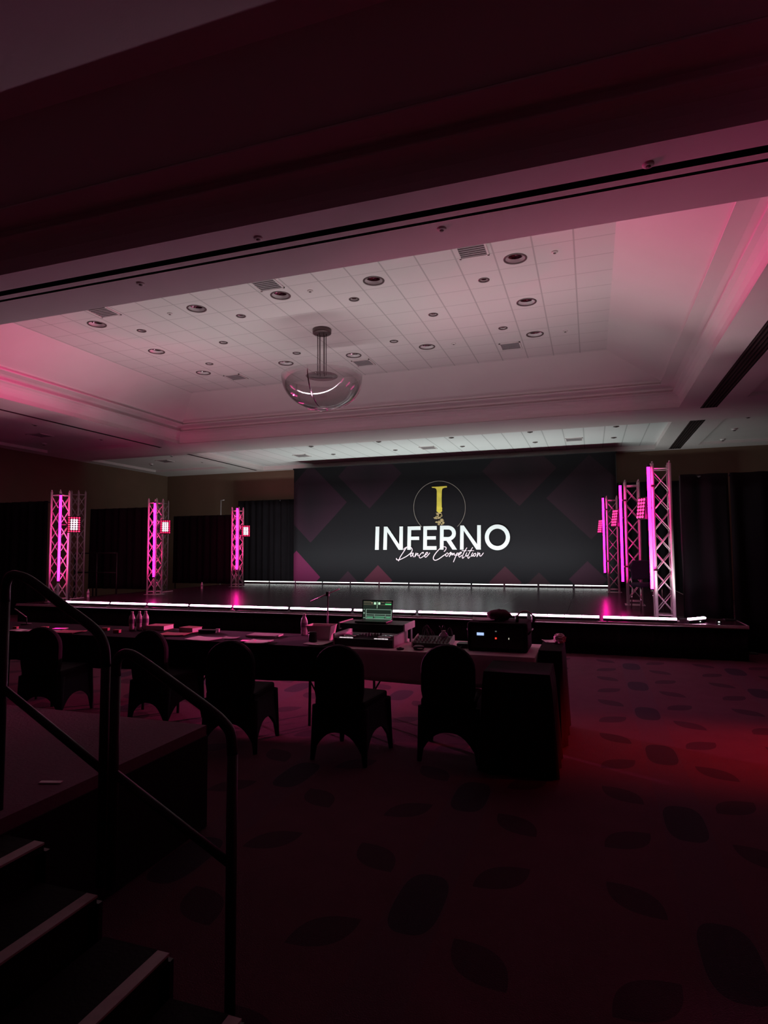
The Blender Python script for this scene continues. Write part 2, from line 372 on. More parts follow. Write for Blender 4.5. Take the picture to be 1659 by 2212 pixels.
# small fittings
def puck(name, label, cat, x, y, z, r, h, m, m2, group=None):
    t = thing(name, label, cat, (x, y, z), 0, group)
    bm = new(); lathe(bm, [(r, 0), (r*.96, -h*.6), (r*.7, -h), (.001, -h)][::-1], n=20); finish('body', bm, m, t)
    bm = new(); lathe(bm, [(r*.45, -h*1.0), (r*.4, -h*1.35), (.001, -h*1.4)][::-1], n=16); finish('centre', bm, m2, t)
    return t
far_pts = [(672, 964), (720, 981), (818, 954), (854, 972), (975, 945), (999, 964), (1145, 933), (1156, 955), (1331, 921), (1326, 945)]
for i, (px, py) in enumerate(sorted(far_pts)):
    p = at(px, py, 5.15); puck('ceiling_spotlight', 'small dark round ceiling spotlight above the backdrop, %s' % ORD[i], 'ceiling light', p.x, p.y, 5.15, .085, .02, M['bronze'], M['slot'], 'small spotlights above the backdrop')
p = at(836, 943, 5.15); puck('ceiling_speaker', 'round reddish ceiling fitting, the largest one above the backdrop', 'ceiling fitting', p.x, p.y, 5.15, .2, .04, M['red_cover'], M['slot'])
side = [((76, 918), 'nearest the left edge under the pink coffer side'), ((95, 960), 'below it near the left wall'), ((219, 949), 'beside the middle of the left track slot'),
        ((327, 1004), 'second before the far left corner'), ((371, 985), 'near the end of the left track slot'), ((388, 1016), 'closest to the far left corner'), ((437, 998), 'beside the short left track slot'), ((493, 1010), 'at the far end of the short left track slot'),
        ((1616, 901), 'nearest in the right side ceiling'), ((1586, 929), 'middle one in the right side ceiling'), ((1561, 951), 'farthest in the right side ceiling')]
M['glint'] = mat('polished_glint', (.9, .85, .85), .25, .3)
for (px, py), wd in side:
    p = at(px, py, ZS+.05); puck('ceiling_spotlight', 'small pale ceiling spotlight, '+wd, 'ceiling light', p.x, p.y, ZS+.09, .085, .05, M['glint'], M['bronze'], 'small lights in the side ceilings')
for (px, py), z, wd in (((304, 612), ZS, 'left end of the beam underside'), ((558, 514), ZS, 'left of the double track'), ((954, 494), ZS, 'middle of the beam underside'), ((1400, 355), ZS, 'right end above the double track'),
                    ((367, 677), ZC, 'tiled ceiling left, near the beam'), ((670, 628), ZC, 'tiled ceiling middle, near the beam'), ((1198, 544), ZC, 'tiled ceiling right, near the beam'), ((1221, 715), ZC, 'tiled ceiling right, towards the stage'), ((980, 742), ZC, 'tiled ceiling middle, towards the stage')):
    p = at(px, py, z); puck('sprinkler_head', 'tiny sprinkler head, '+wd, 'sprinkler', p.x, p.y, z, .05, .02, M['trim'], M['bronze'], 'sprinkler heads')
# the chandelier
ch = thing('chandelier', 'clear glass bowl chandelier hanging from the tiled ceiling on thin rods', 'chandelier', (-4.97, 10.83, ZC))
bm = new(); lathe(bm, [(.001, -.10), (.16, -.10), (.185, -.085), (.185, 0)], n=32); finish('canopy', bm, M['bronze'], ch)
for k in range(6):
    a = 2*PI*k/6+.3; bm = new(); tube(bm, [(.085*math.cos(a), .085*math.sin(a), -.08), (.085*math.cos(a), .085*math.sin(a), -.93)], .008, 8); finish('rod', bm, M['bronze'], ch)
RB, ZR, ZB = .80, -.95, -1.60
def bowl(t): return (RB*math.sin(t*PI/2)**.9, ZR-(ZR-ZB)*math.cos(t*PI/2))
bm = new(); pr = [(max(.001, bowl(i/16)[0]), bowl(i/16)[1]) for i in range(17)]
lathe(bm, pr+[(RB-.012, ZR)]+[(max(.001, r-.012), z+.012) for r, z in pr[::-1][1:]], n=64); finish('glass_bowl', bm, M['glass'], ch)
for k in range(3):
    a = math.radians((35, 155, 275)[k]); bm = new()
    tube(bm, [((r+.008)*math.cos(a), (r+.008)*math.sin(a), z-.005) for r, z in [bowl(i/14) for i in range(15)] if r > .05], .013, 8); finish('strap', bm, M['chrome'], ch)
bm = new(); tube(bm, [(.12*math.cos(a), .12*math.sin(a), ZB-.015) for a in [2*PI*i/24 for i in range(25)]], .014, 8); finish('bottom_ring', bm, M['chrome'], ch)
bm = new(); lathe(bm, [(.001, -.93), (.30, -.935), (.32, -.95), (.30, -.965), (.001, -.97)][::-1], n=32); finish('lamp_plate', bm, M['glass'], ch)
# ------------------------------------------------------------------ stage
SZ = .52; SX0, SX1, SY0, SY1 = -12.1, 2.15, 10.22, 19.35
st = thing('stage', 'low wide glossy black dance stage with black skirting', 'stage', ((SX0+SX1)/2, SY0, 0))
ox, oy = (SX0+SX1)/2, SY0
bm = new()
nx, ny = 11, 8
for i in range(nx):
    for j in range(ny):
        box(bm, (SX0+(SX1-SX0)*(i+.5)/nx-ox, (SY1-SY0)*(j+.5)/ny, SZ-.02), ((SX1-SX0)/nx-.004, (SY1-SY0)/ny-.004, .04))
finish('deck', bm, M['deck'], st)
bm = new(); box(bm, (0, .012, SZ-.022), (SX1-SX0, .03, .05)); box(bm, (SX1-ox, (SY1-SY0)/2, SZ-.022), (.02, SY1-SY0, .05)); tube(bm, [(SX0-ox, -.012, SZ-.035), (SX1-ox, -.012, SZ-.035)], .011, 8); finish('edge_trim', bm, M['alu'], st)
def pleats(bm, x0, x1, y, z0, z1, amp, per, thick=.006, nz=1, seed=0, flare=0.):
    n = max(8, int((x1-x0)/per*8)); rnd = random.Random(seed); ph = [rnd.uniform(0, 6) for _ in range(4)]
    rowsv = []
    for j in range(nz+1):
        z = z0+(z1-z0)*j/nz; row = []
        for i in range(n+1):
            x = x0+(x1-x0)*i/n; k = 2*PI*x/per
            a = amp*(1+flare*(1-j/nz))
            yy = y+a*(math.sin(k+ph[0])+.5*math.sin(k*.53+ph[1])+.35*math.sin(k*1.71+ph[2]+j*.25))
            row.append((x, yy, z))
        rowsv.append(row)
    fr = [[bm.verts.new(p) for p in r] for r in rowsv]; bk = [[bm.verts.new((p[0], p[1]+thick, p[2])) for p in r] for r in rowsv]
    for j in range(nz):
        for i in range(n):
            f = bm.faces.new((fr[j][i], fr[j][i+1], fr[j+1][i+1], fr[j+1][i])); f.smooth = True
            f = bm.faces.new((bk[j][i], bk[j+1][i], bk[j+1][i+1], bk[j][i+1])); f.smooth = True
    for j in range(nz):
        bm.faces.new((fr[j][0], fr[j+1][0], bk[j+1][0], bk[j][0])); bm.faces.new((fr[j][n], bk[j][n], bk[j+1][n], fr[j+1][n]))
    for i in range(n):
        bm.faces.new((fr[0][i], bk[0][i], bk[0][i+1], fr[0][i+1])); bm.faces.new((fr[nz][i], fr[nz][i+1], bk[nz][i+1], bk[nz][i]))
bm = new(); pleats(bm, SX0-ox, SX1-ox, .05, .0, SZ-.045, .008, .16, seed=3); finish('front_skirt', bm, M['cloth_black'], st)
bm = new(); box(bm, (SX1-ox-.02, (SY1-SY0)/2, SZ/2-.03), (.01, SY1-SY0-.2, SZ-.06)); box(bm, (SX0-ox+.02, (SY1-SY0)/2, SZ/2-.03), (.01, SY1-SY0-.2, SZ-.06)); finish('side_skirt', bm, M['cloth_black'], st)
# LED battens
def batten(label, x, y, L, rz, lens, group, tilt, watts=FRONT_W):
    t = thing('led_batten', label, 'stage light', (x, y, SZ), rz, group)
    rot = Matrix.Rotation(tilt, 3, 'X')
    bm = new(); box(bm, (0, 0, .036), (L, .055, .045), rot); finish('housing', bm, M['black_metal'], t, bevel=.004)
    bm = new(); nseg = 4
    for k in range(nseg):
        c = rot @ Vector((-L/2+L*(k+.5)/nseg, 0, .0245))+Vector((0, 0, .036)); box(bm, c+Vector((0, 0, .010)), (L/nseg-.012, .036, .022), rot)
    finish('lens', bm, lens, t, label='glowing white lens')
    for s in (-1, 1):
        bm = new(); box(bm, (s*(L/2-.06), 0, .008), (.03, .07, .016)); finish('foot', bm, M['black_metal'], t)
    back = lens == M['lens_back']; beam = Matrix.Rotation(math.radians(-40 if back else -3), 3, 'X')
    d = Matrix.Rotation(rz, 3, 'Z') @ beam @ Vector((0, 0, 1))
    l = bpy.data.lights.new('batten_beam', 'AREA'); l.shape = 'RECTANGLE'; l.size = L; l.size_y = .03; l.energy = L*watts
    l.color = (1, .97, .93) if lens == M['lens_front'] else (.90, 1., .95); l.spread = math.radians(165 if back else 110)
    o = link(bpy.data.objects.new('batten_beam', l)); o.location = Vector((x, y, SZ+.036))+d*.055; o.rotation_euler = (Matrix.Rotation(rz, 3, 'Z') @ beam @ Matrix.Rotation(PI, 3, 'X')).to_euler()
    return t
gaps = [125, 238, 318, 409, 503, 625, 762, 901, 1064, 1142, 1298, 1465]
YB = 10.27
gx_ = [at(g, 1300, Y=YB).x for g in gaps]
for i in range(len(gx_)-1):
    a, b = gx_[i], gx_[i+1]
    batten('white LED batten on the front edge of the stage, %s' % ORD[i], (a+b)/2, YB, b-a-.05, 0, M['lens_front'], 'LED battens on the stage front', math.radians(16))
batten('white LED batten turned askew past the right stage tower', 1.50, 10.45, .42, math.radians(48), M['lens_front'], None, math.radians(16))
YK = 19.0; n = 12; bx0, bx1 = -11.75, .50
for i in range(n):
    a = bx0+(bx1-bx0)*i/n; b = a+(bx1-bx0)/n
    batten('white LED batten at the foot of the backdrop, %s' % ORD[i], (a+b)/2, YK, b-a-.05, 0, M['lens_back'], 'LED battens under the backdrop', math.radians(4), BACK_W)
# small clip lamps beyond the right corner
for px, py, lab in ((1511, 1332, 'tiny bright lamp on the stage floor just right of the askew batten'), (1552, 1334, 'tiny bright lamp on the stage floor by the right curtain')):
    p = at(px, py, Y=10.5); t = thing('floor_light', lab, 'lamp', (p.x, 10.5, SZ))
    h = 0.
    bm = new()
    if h: tube(bm, [(0, 0, 0), (0, 0, h)], .012, 8)
    box(bm, (0, 0, h+.02), (.07, .05, .035)); finish('housing', bm, M['black_metal'], t)
    bm = new(); box(bm, (0, -.027, h+.022), (.022, .006, .012)); finish('lens', bm, M['lens_back'], t)
# ------------------------------------------------------------------ truss towers
def truss(label, x, y, z0, H, W=.256, group='aluminium truss towers'):
    t = thing('truss_tower', label, 'truss', (x, y, z0), 0, group); h = W/2
    for sx in (-1, 1):
        for sy in (-1, 1):
            bm = new(); tube(bm, [(sx*h, sy*h, .0), (sx*h, sy*h, H)], .025, 12)
            tube(bm, [(sx*h, sy*h, H), (sx*h, sy*h, H+.04)], [.018, .010], 10); finish('chord', bm, M['alu'], t)
    n = int(round(H/.34))
    for q in range(4):
        a = q*PI/2; bm = new(); R = Matrix.Rotation(a, 3, 'Z')
        for k in range(n):
            z1_, z2_ = .12+(H-.24)*k/n, .12+(H-.24)*(k+1)/n; s = 1 if k % 2 else -1
            tube(bm, [R @ Vector((-s*h, -h, z1_)), R @ Vector((s*h, -h, z2_))], .0085, 6)
            if q % 2 == 0: pass
        for k in range(n):
            z1_, z2_ = .12+(H-.24)*k/n, .12+(H-.24)*(k+1)/n; s = -1 if k % 2 else 1
            tube(bm, [R @ Vector((-s*h, -h+.02, z1_)), R @ Vector((s*h, -h+.02, z2_))], .0075, 6)
        for z in (.08, H-.08): tube(bm, [R @ Vector((-h, -h, z)), R @ Vector((h, -h, z))], .011, 8)
        finish('lacing', bm, M['alu'], t)
    bm = new(); box(bm, (0, 0, .004), (W+.12, W+.12, .008)); finish('base_plate', bm, M['alu'], t)
    return t
TR = [('front left corner', -11.57, 10.83), ('left side, middle of three lit', -11.05, 13.45), ('left side, farthest of three lit', -10.80, 17.05),
      ('front right corner', 1.10, 10.83), ('right side, middle of three lit', .82, 13.50), ('right side, farthest of three lit', .55, 17.30)]
base_tr = None
for i, (wd, x, y) in enumerate(TR):
    lab = 'box truss tower on the stage, %s, with pink tube' % wd
    if base_tr is None: base_tr = truss(lab, x, y, SZ, 2.52)
    else:
        c = copy_tree(base_tr); c.location = (x, y, SZ); c['label'] = lab
T4 = at(170, 1060, 3.44); T5 = at(352, 1081, 3.44)
t4 = truss('unlit grey truss tower standing offstage behind the front left tower', T4.x, T4.y, 0, 3.40)
c = copy_tree(t4); c.location = (T5.x, T5.y, 0); c['label'] = 'unlit grey truss tower offstage behind the second left tower'
def area(name, loc, d, sx, sy, e, col, parent=None, spread=None):
    l = bpy.data.lights.new(name, 'AREA'); l.shape = 'RECTANGLE'; l.size = sx; l.size_y = sy; l.energy = e; l.color = col
    if spread: l.spread = spread
    o = link(bpy.data.objects.new(name, l)); o.location = loc; o.rotation_euler = Vector(d).to_track_quat('-Z', 'Y').to_euler()
    if parent: o.parent = parent
    return o
def spot(name, loc, tgt, e, col, ang, blend=.6, r=.05, parent=None):
    l = bpy.data.lights.new(name, 'SPOT'); l.energy = e; l.color = col; l.spot_size = math.radians(ang); l.spot_blend = blend; l.shadow_soft_size = r
    o = link(bpy.data.objects.new(name, l)); o.location = loc; o.rotation_euler = (Vector(tgt)-Vector(loc)).to_track_quat('-Z', 'Y').to_euler()
    return o
def led_tube(label, x, y, z0, L, side_, group):
    t = thing('led_tube', label, 'stage light', (x, y, SZ), 0, group)
    bm = new(); tube(bm, [(0, 0, z0), (0, 0, z0+L)], .024, 14); finish('diffuser', bm, M['tube'], t, label='glowing magenta tube')
    bm = new(); box(bm, (0, .028, z0+L/2), (.03, .012, L)); finish('back_rail', bm, M['black_metal'], t)
    for z in (z0-.02, z0+L+.02):
        bm = new(); tube(bm, [(0, 0, z-.02), (0, 0, z+.02)], .026, 12); finish('end_cap', bm, M['black_metal'], t)
    for z in (z0+.3, z0+L-.3):
        bm = new(); box(bm, (side_*.05, .045, z), (.12, .02, .03)); finish('clamp', bm, M['black_metal'], t)
    return t
def led_panel(label, x, y, z, rz, pitch, side_, group, chord, cols, rws):
    t = thing('panel_light', label, 'stage light', (x, y, z), rz, group)
    rot = Matrix.Rotation(pitch, 3, 'X'); W_, H_ = (.28, .38) if cols == 5 else (.21, .36)
    bm = new(); box(bm, (0, .045, 0), (W_, .07, H_), rot); finish('housing', bm, M['black_metal'], t, bevel=.006)
    me = {}
    for i in range(cols):
        for j in range(rws):
            hot = 0 if cols == 3 else (2 if i in (0, cols-1) or j in (0, rws-1) else 1)
            p = rot @ Vector(((i-(cols-1)/2)*(W_-.02)/cols, .004, (j-(rws-1)/2)*(H_-.02)/rws))
            if hot not in me:
                bm = new(); R2 = rot @ Matrix.Rotation(PI/2, 3, 'X'); vs = []; q = 1 if cols == 3 else .82
                for r_, d_ in ((.024*q, 0), (.022*q, .008), (.012*q, .012)):
                    vs.append([bm.verts.new(R2 @ Vector((r_*math.cos(2*PI*k/12), r_*math.sin(2*PI*k/12), d_))) for k in range(12)])
                for a_, b_ in zip(vs, vs[1:]):
                    for k in range(12): bm.faces.new((a_[k], a_[(k+1) % 12], b_[(k+1) % 12], b_[k]))
                bm.faces.new(vs[-1]); o = finish('led_lens', bm, (M['led'], M['led_hot'], M['led_dim'])[hot], t, smooth=True); me[hot] = o.data
            else:
                o = link(bpy.data.objects.new('led_lens', me[hot])); o.parent = t
            o.location = p
    bm = new()
    for s in (-1, 1): box(bm, (s*(W_/2+.012), .05, 0), (.008, .03, .2))
    box(bm, (0, .12, 0), (W_+.03, .02, .03)); finish('yoke', bm, M['black_metal'], t)
    e_ = Matrix.Rotation(-rz, 3, 'Z') @ (Vector(chord)-Vector((x, y, z))); bm = new(); tube(bm, [(0, .12, 0), e_], .012, 8); finish('clamp_arm', bm, M['black_metal'], t)
    return t
tb = [(131, 1070, 1255, 0), (335, 1087, 1246, 1), (513.5, 1098, 1230, 2), (1401.5, 1009, 1272, 3), (1340, 1049, 1256, 4), (1302.6, 1076, 1237, 5)]
pn = [(160, 1133), (357, 1138), (531, 1147), (1384, 1098), (1327, 1119), (1296, 1137)]
aim = [(2.2, 6.6, 5.1), (2.2, 7.6, 5.2), (2.0, 8.4, 5.3), (-12.3, 7.6, 5.1), (-12.2, 8.6, 5.2), (-12.0, 9.4, 5.3)]
for i, (px, y0_, y1_, k) in enumerate(tb):
    wd, tx, ty = TR[k]; left = k < 3; s = 1 if left else -1
    Yt = ty-.128-.075
    top = at(px, y0_, Y=Yt); bot = at(px+(y1_-y0_)*(-.025 if left else .024), y1_, Y=Yt)
    x = (top.x+bot.x)/2
    L = top.z-bot.z
    led_tube('glowing magenta LED tube upright on the %s tower' % wd.replace(' of three lit', '').replace(',', ''), x, Yt, bot.z-SZ, L, -s, 'upright magenta LED tubes')
    ar = area('tube_light', (x-s*.02, Yt+.03, bot.z+L/2), (-s*.1, 1, 0), .04, L, TUBE_GLOW*(1. if left else .2), (1, .03, .22)); ar.parent = None
    Yp = ty-.10; pxp, pyp = pn[i]; p = at(pxp, pyp, Y=Yp)
    aimv = Vector(aim[i])-p; rz = math.atan2(aimv.y, aimv.x)+PI/2
    # the panel faces along local -y
    face = math.radians((45, 40, 33, -58, -60, -60)[i])
    led_panel('glowing pink LED panel light clamped beside the %s tower' % wd.replace(' of three lit', '').replace(',', ''), p.x, p.y, p.z, face, math.radians(-8), -s, 'pink LED panel lights', (tx+s*.155, ty-.128, p.z), *((5, 7) if left else (3, 6)))
    d = (Vector(aim[i])-p).normalized()
    spot('panel_beam', p+d*.10+Vector((0, -.05, 0)), aim[i], PANEL_BEAM, PANEL, 27, 1., .08)
    if i == 3:
        spot('panel_spill', p+Vector((-.10, -.10, 0)), (-5.2, 4.9, .5), SPILL_A, (1, .10, .34), 46, 1., .08)
    if i == 0:
        spot('panel_spill', p+Vector((.12, -.10, 0)), (-.2, 6.0, .4), SPILL_B, (1, .16, .50), 34, 1., .08)
# ------------------------------------------------------------------ backdrop
BY = 21.0
tl, tr_, bl, br = at(635, 1012, Y=BY), at(1329, 978, Y=BY), at(622, 1245, Y=BY), at(1329, 1245, Y=BY)
bxl, bxr, bz1 = tl.x, tr_.x, (tl.z+tr_.z)/2
bd = thing('backdrop', 'wide black and purple printed backdrop with white INFERNO lettering behind the stage', 'backdrop', ((bxl+bxr)/2, BY, 0))
bo = Vector(((bxl+bxr)/2, BY, 0))
def backdrop_mat():
    m = bpy.data.materials.new('printed_backdrop'); m.use_nodes = True; nt = m.node_tree; b = nt.nodes['Principled BSDF']
    b.inputs['Roughness'].default_value = .8; b.inputs['Specular IOR Level'].default_value = .2
    tc = nt.nodes.new('ShaderNodeTexCoord'); sp = nt.nodes.new('ShaderNodeSeparateXYZ'); nt.links.new(tc.outputs['Object'], sp.inputs[0])
    def ma(op, *a):
        n = nt.nodes.new('ShaderNodeMath'); n.operation = op
        for i, v in enumerate(a):
            if isinstance(v, (int, float)): n.inputs[i].default_value = v
            else: nt.links.new(v, n.inputs[i])
        return n.outputs[0]
    cur = None
    Z4 = lambda u, v: at(600+u/2.242, 980+v/2.242, Y=BY)
    # diamonds: corner point given in the plane, half size, colour, direction
    def dia(cx, cz, r, soft, col, cur):
        d = ma('ADD', ma('ABSOLUTE', ma('SUBTRACT', sp.outputs[0], cx-bo.x)), ma('ABSOLUTE', ma('SUBTRACT', sp.outputs[2], cz-bo.z)))
        inner = ma('MULTIPLY', ma('LESS_THAN', d, r), ma('ADD', .35, ma('MULTIPLY', ma('DIVIDE', d, r), .65)))
        f = inner if soft else ma('LESS_THAN', d, r)
        n = nt.nodes.new('ShaderNodeMix'); n.data_type = 'RGBA'; nt.links.new(f, n.inputs['Factor'])
        if cur is None: n.inputs['A'].default_value = (.0068, .0056, .0082, 1)
        else: nt.links.new(cur, n.inputs['A'])
        n.inputs['B'].default_value = (*col, 1); return n.outputs['Result']
    for u, v, r, sgn, soft, col in ((600, 95, 1.25, -1, 1, (.024, .0085, .018)), (335, 235, 1.5, -1, 1, (.026, .0085, .019)), (990, 85, 1.25, 1, 1, (.023, .009, .015)), (1300, 215, 1.4, 1, 1, (.020, .0085, .015))):
        p = Z4(u, v); cur = dia(p.x+sgn*r, p.z, r, soft, col, cur)
    for u, v, r, col in ((90, 470, 1.0, (.10, .009, .045)), (340, 568, .75, (.024, .0085, .017)), (485, 540, .55, (.06, .011, .024)), (1100, 545, .55, (.035, .009, .017)), (1265, 575, .5, (.02, .0085, .013)), (1500, 520, .6, (.026, .0085, .018))):
        p = Z4(u, v); cur = dia(p.x, p.z-r, r, 0, col, cur)
    nt.links.new(cur, b.inputs['Base Color']); return m
bm = new()
NB = 60
def ripple(x): return .010*math.sin(x*1.9)+.006*math.sin(x*4.3+1)
for side_ in (0, 1):
    g = [[bm.verts.new((bxl+(bxr-bxl)*i/NB-bo.x, ripple(i*.18)+side_*.012, z-bo.z)) for z in (.02, 2.0, 3.2, bz1)] for i in range(NB+1)]
    for i in range(NB):
        for j in range(3): bm.faces.new((g[i][j], g[i+1][j], g[i+1][j+1], g[i][j+1])).smooth = True
    if side_ == 0: g0 = g
for i in range(NB):
    for j in (0, 3): bm.faces.new((g0[i][j], g[i][j], g[i+1][j], g0[i+1][j]))
for i in (0, NB):
    for j in range(3): bm.faces.new((g0[i][j], g0[i][j+1], g[i][j+1], g[i][j]))
finish('printed_sheet', bm, backdrop_mat(), bd)
bm = new(); tube(bm, [(bxl-bo.x-.05, .05, bz1-bo.z), (bxr-bo.x+.05, .05, bz1-bo.z)], .03, 10)
finish('crossbar', bm, M['black_metal'], bd)
for x in (bxl, -4.6, bxr):
    bm = new(); tube(bm, [(x-bo.x, .09, 0), (x-bo.x, .09, bz1-bo.z)], .025, 10); box(bm, (x-bo.x, .15, .01), (.4, .3, .02)); finish('upright', bm, M['black_metal'], bd)
LY = -.028
def B5(u, v): p = at(780+u/4.74, 1020+v/4.74, Y=BY); return (p.x-bo.x, p.z-bo.z)
def plate(bm, pts, conv, y=LY): slab(bm, [conv(*q) for q in pts], y-.003, y)
for nm, polys in (('I', [[(152, 558), (190, 558), (184, 795), (145, 795)]]),
        ('N', [[(236, 558), (272, 558), (266, 795), (229, 795)], [(396, 556), (432, 556), (430, 795), (392, 795)], [(236, 558), (272, 558), (430, 795), (388, 795)]]),
        ('F', [[(479, 556), (516, 556), (512, 795), (475, 795)], [(500, 556), (612, 553), (612, 592), (500, 593)], [(500, 660), (597, 659), (597, 694), (500, 695)]]),
        ('E', [[(640, 553), (678, 553), (676, 795), (637, 795)], [(660, 553), (777, 551), (777, 590), (660, 591)], [(660, 656), (768, 655), (768, 690), (660, 691)], [(660, 757), (775, 757), (775, 795), (660, 795)]]),
        ('N2', [[(1017, 546), (1053, 546), (1051, 793), (1014, 793)], [(1190, 543), (1228, 543), (1228, 792), (1190, 792)], [(1017, 546), (1053, 546), (1228, 792), (1182, 792)]])):
    bm = new()
    for k, p in enumerate(polys): plate(bm, p, B5, LY-.0012*k)
    finish('letter', bm, M['white_print'], bd)
bm = new(); plate(bm, [(810, 548), (848, 548), (846, 793), (808, 793)], B5)
no = 14; out = [(830, 548), (895, 548)]+[(895+78*math.sin(a), 625-77*math.cos(a)) for a in [PI*i/no for i in range(1, no)]]+[(895, 702), (830, 702)]
inn = [(830, 664), (892, 664)]+[(893+40*math.sin(a), 625+39*math.cos(a)) for a in [PI*i/no for i in range(1, no)]]+[(892, 587), (830, 587)]
plate(bm, out+inn, B5, LY-.0012); plate(bm, [(868, 690), (915, 686), (984, 793), (938, 793)], B5, LY-.0024); finish('letter', bm, M['white_print'], bd)
bm = new(); N_ = 40
def annulus(bm, c, ro, ri, conv, a0=0, a1=2*PI, y=LY, n=40):
    pts = [[conv(c[0]+r*math.sin(a), c[1]-r*(1.02)*math.cos(a)) for a in [a0+(a1-a0)*i/n for i in range(n+1)]] for r in (ro, ri)]
    for i in range(n):
        slab(bm, [pts[0][i], pts[0][i+1], pts[1][i+1], pts[1][i]], y-.003, y)
annulus(bm, (1397, 667), 129, 87, B5); finish('letter', bm, M['white_print'], bd)
bm = new(); annulus(bm, (805, 362), 267, 262, B5, math.radians(-138), math.radians(136), n=72); finish('emblem_ring', bm, M['ring'], bd)
def B20(u, v): p = at(920+u/20.11, 1040+v/20.11, Y=BY); return (p.x-bo.x, p.z-bo.z)
bm = new(); plate(bm, [(255, 240), (560, 226), (920, 200), (925, 265), (830, 275), (730, 312), (702, 400), (692, 700), (695, 1120), (725, 1160), (712, 1210), (715, 1300), (590, 1370), (470, 1300), (480, 900), (482, 420), (455, 320), (380, 285), (290, 282)], B20, LY-.001)
finish('emblem_letter', bm, M['gold'], bd)
bm = new(); rnd = random.Random(5)
for cx_, cy_, rx_, ry_ in ((560, 1410, 165, 100), (430, 1590, 100, 80), (570, 1540, 130, 90), (640, 1480, 110, 80), (700, 1690, 90, 80), (600, 1760, 90, 70), (760, 1810, 75, 75), (570, 1860, 60, 60), (470, 1770, 60, 50), (690, 1860, 50, 45)):
    plate(bm, [(cx_+rx_*math.cos(a)*rnd.uniform(.45, 1.15), cy_+ry_*math.sin(a)*rnd.uniform(.45, 1.15)) for a in [2*PI*i/17 for i in range(17)]], B20, LY+.001)
o = finish('emblem_rubble', bm, M['gold_dust'], bd); o['kind'] = 'stuff'
# script lettering
def stroke(bm, pts, conv, wd, y=LY-.006):
    c = catmull([Vector((*conv(*p), 0)) for p in pts], 5) if len(pts) > 2 else [Vector((*conv(*p), 0)) for p in pts]
    L = len(c)
    for i in range(L-1):
        d = (c[i+1]-c[i]);
        if d.length < 1e-6: continue
        d.normalize(); nn = Vector((-d.y, d.x, 0))*wd/2; a, b = c[i]-d*wd*.25, c[i+1]+d*wd*.25
        slab(bm, [(a.x+nn.x, a.y+nn.y), (a.x-nn.x, a.y-nn.y), (b.x-nn.x, b.y-nn.y), (b.x+nn.x, b.y+nn.y)], y-.002-.0003*i, y)
D1 = lambda u, v: (lambda p: (p.x-bo.x, p.z-bo.z))(at(850+u/15.08, 1170+v/15.08, Y=BY))
D2 = lambda u, v: D1(u+90*15.08, v)
words = [(D1, 'D', [[(350, 275), (350, 238), (400, 200), (470, 170), (560, 185), (612, 232), (615, 300), (560, 380), (460, 460), (340, 530), (230, 580), (130, 590), (105, 545)], [(440, 180), (380, 270), (300, 390), (220, 520), (175, 630)]]),
    (D1, 'a', [[(640, 372), (590, 385), (562, 440), (578, 485), (620, 440), (658, 370), (645, 440), (662, 500)]]),
    (D1, 'n', [[(742, 368), (722, 430), (700, 495), (745, 430), (785, 385), (808, 395), (800, 450), (830, 455)]]),
    (D1, 'c', [[(968, 395), (982, 348), (930, 368), (862, 440), (848, 495), (880, 532), (950, 500), (1010, 455)]]),
    (D1, 'e', [[(1030, 445), (1098, 402), (1120, 355), (1080, 358), (1032, 430), (1030, 485), (1060, 508), (1120, 455), (1190, 368)]]),
    (D2, 'C', [[(300, 322), (350, 262), (365, 200), (322, 168), (250, 182), (150, 240), (50, 350), (-20, 450), (-52, 540), (-20, 595), (40, 602), (150, 550), (260, 470), (345, 415)]]),
    (D2, 'o', [[(400, 362), (360, 400), (352, 450), (378, 480), (420, 450), (432, 395), (400, 362)]]),
    (D2, 'm', [[(455, 400), (520, 345), (498, 420), (468, 490), (520, 410), (560, 372), (558, 440), (600, 390), (632, 382), (620, 430), (655, 440)]]),
    (D2, 'p', [[(722, 368), (680, 470), (632, 590), (602, 660)], [(668, 440), (730, 382), (772, 378), (755, 425), (705, 448)]]),
    (D2, 'e', [[(778, 432), (838, 388), (862, 350), (820, 350), (782, 420), (778, 478), (808, 502), (868, 445)]]),
    (D2, 't', [[(1040, 200), (970, 310), (912, 430), (890, 500), (908, 542), (958, 492)], [(880, 297), (1020, 297)]]),
    (D2, 'i', [[(1040, 360), (1002, 440), (1012, 480), (1058, 442)], [(1068, 305), (1080, 300)]]),
    (D2, 't', [[(1225, 190), (1150, 310), (1092, 430), (1070, 500), (1090, 542), (1148, 482)], [(1080, 295), (1218, 292)]]),
    (D2, 'i', [[(1230, 360), (1190, 440), (1200, 480), (1248, 432)], [(1250, 300), (1262, 290)]]),
    (D2, 'o', [[(1318, 378), (1270, 400), (1250, 450), (1280, 478), (1330, 430), (1318, 378)]]),
    (D2, 'n', [[(1400, 350), (1382, 430), (1365, 492), (1410, 412), (1448, 372), (1462, 400), (1458, 455), (1500, 465), (1578, 370)]])]
for cv, ch_, sts in words:
    bm = new()
    for s_ in sts: stroke(bm, s_, cv, .025 if ch_ not in 'DC' else .028)
    finish('script_letter', bm, M['pink_print'], bd)
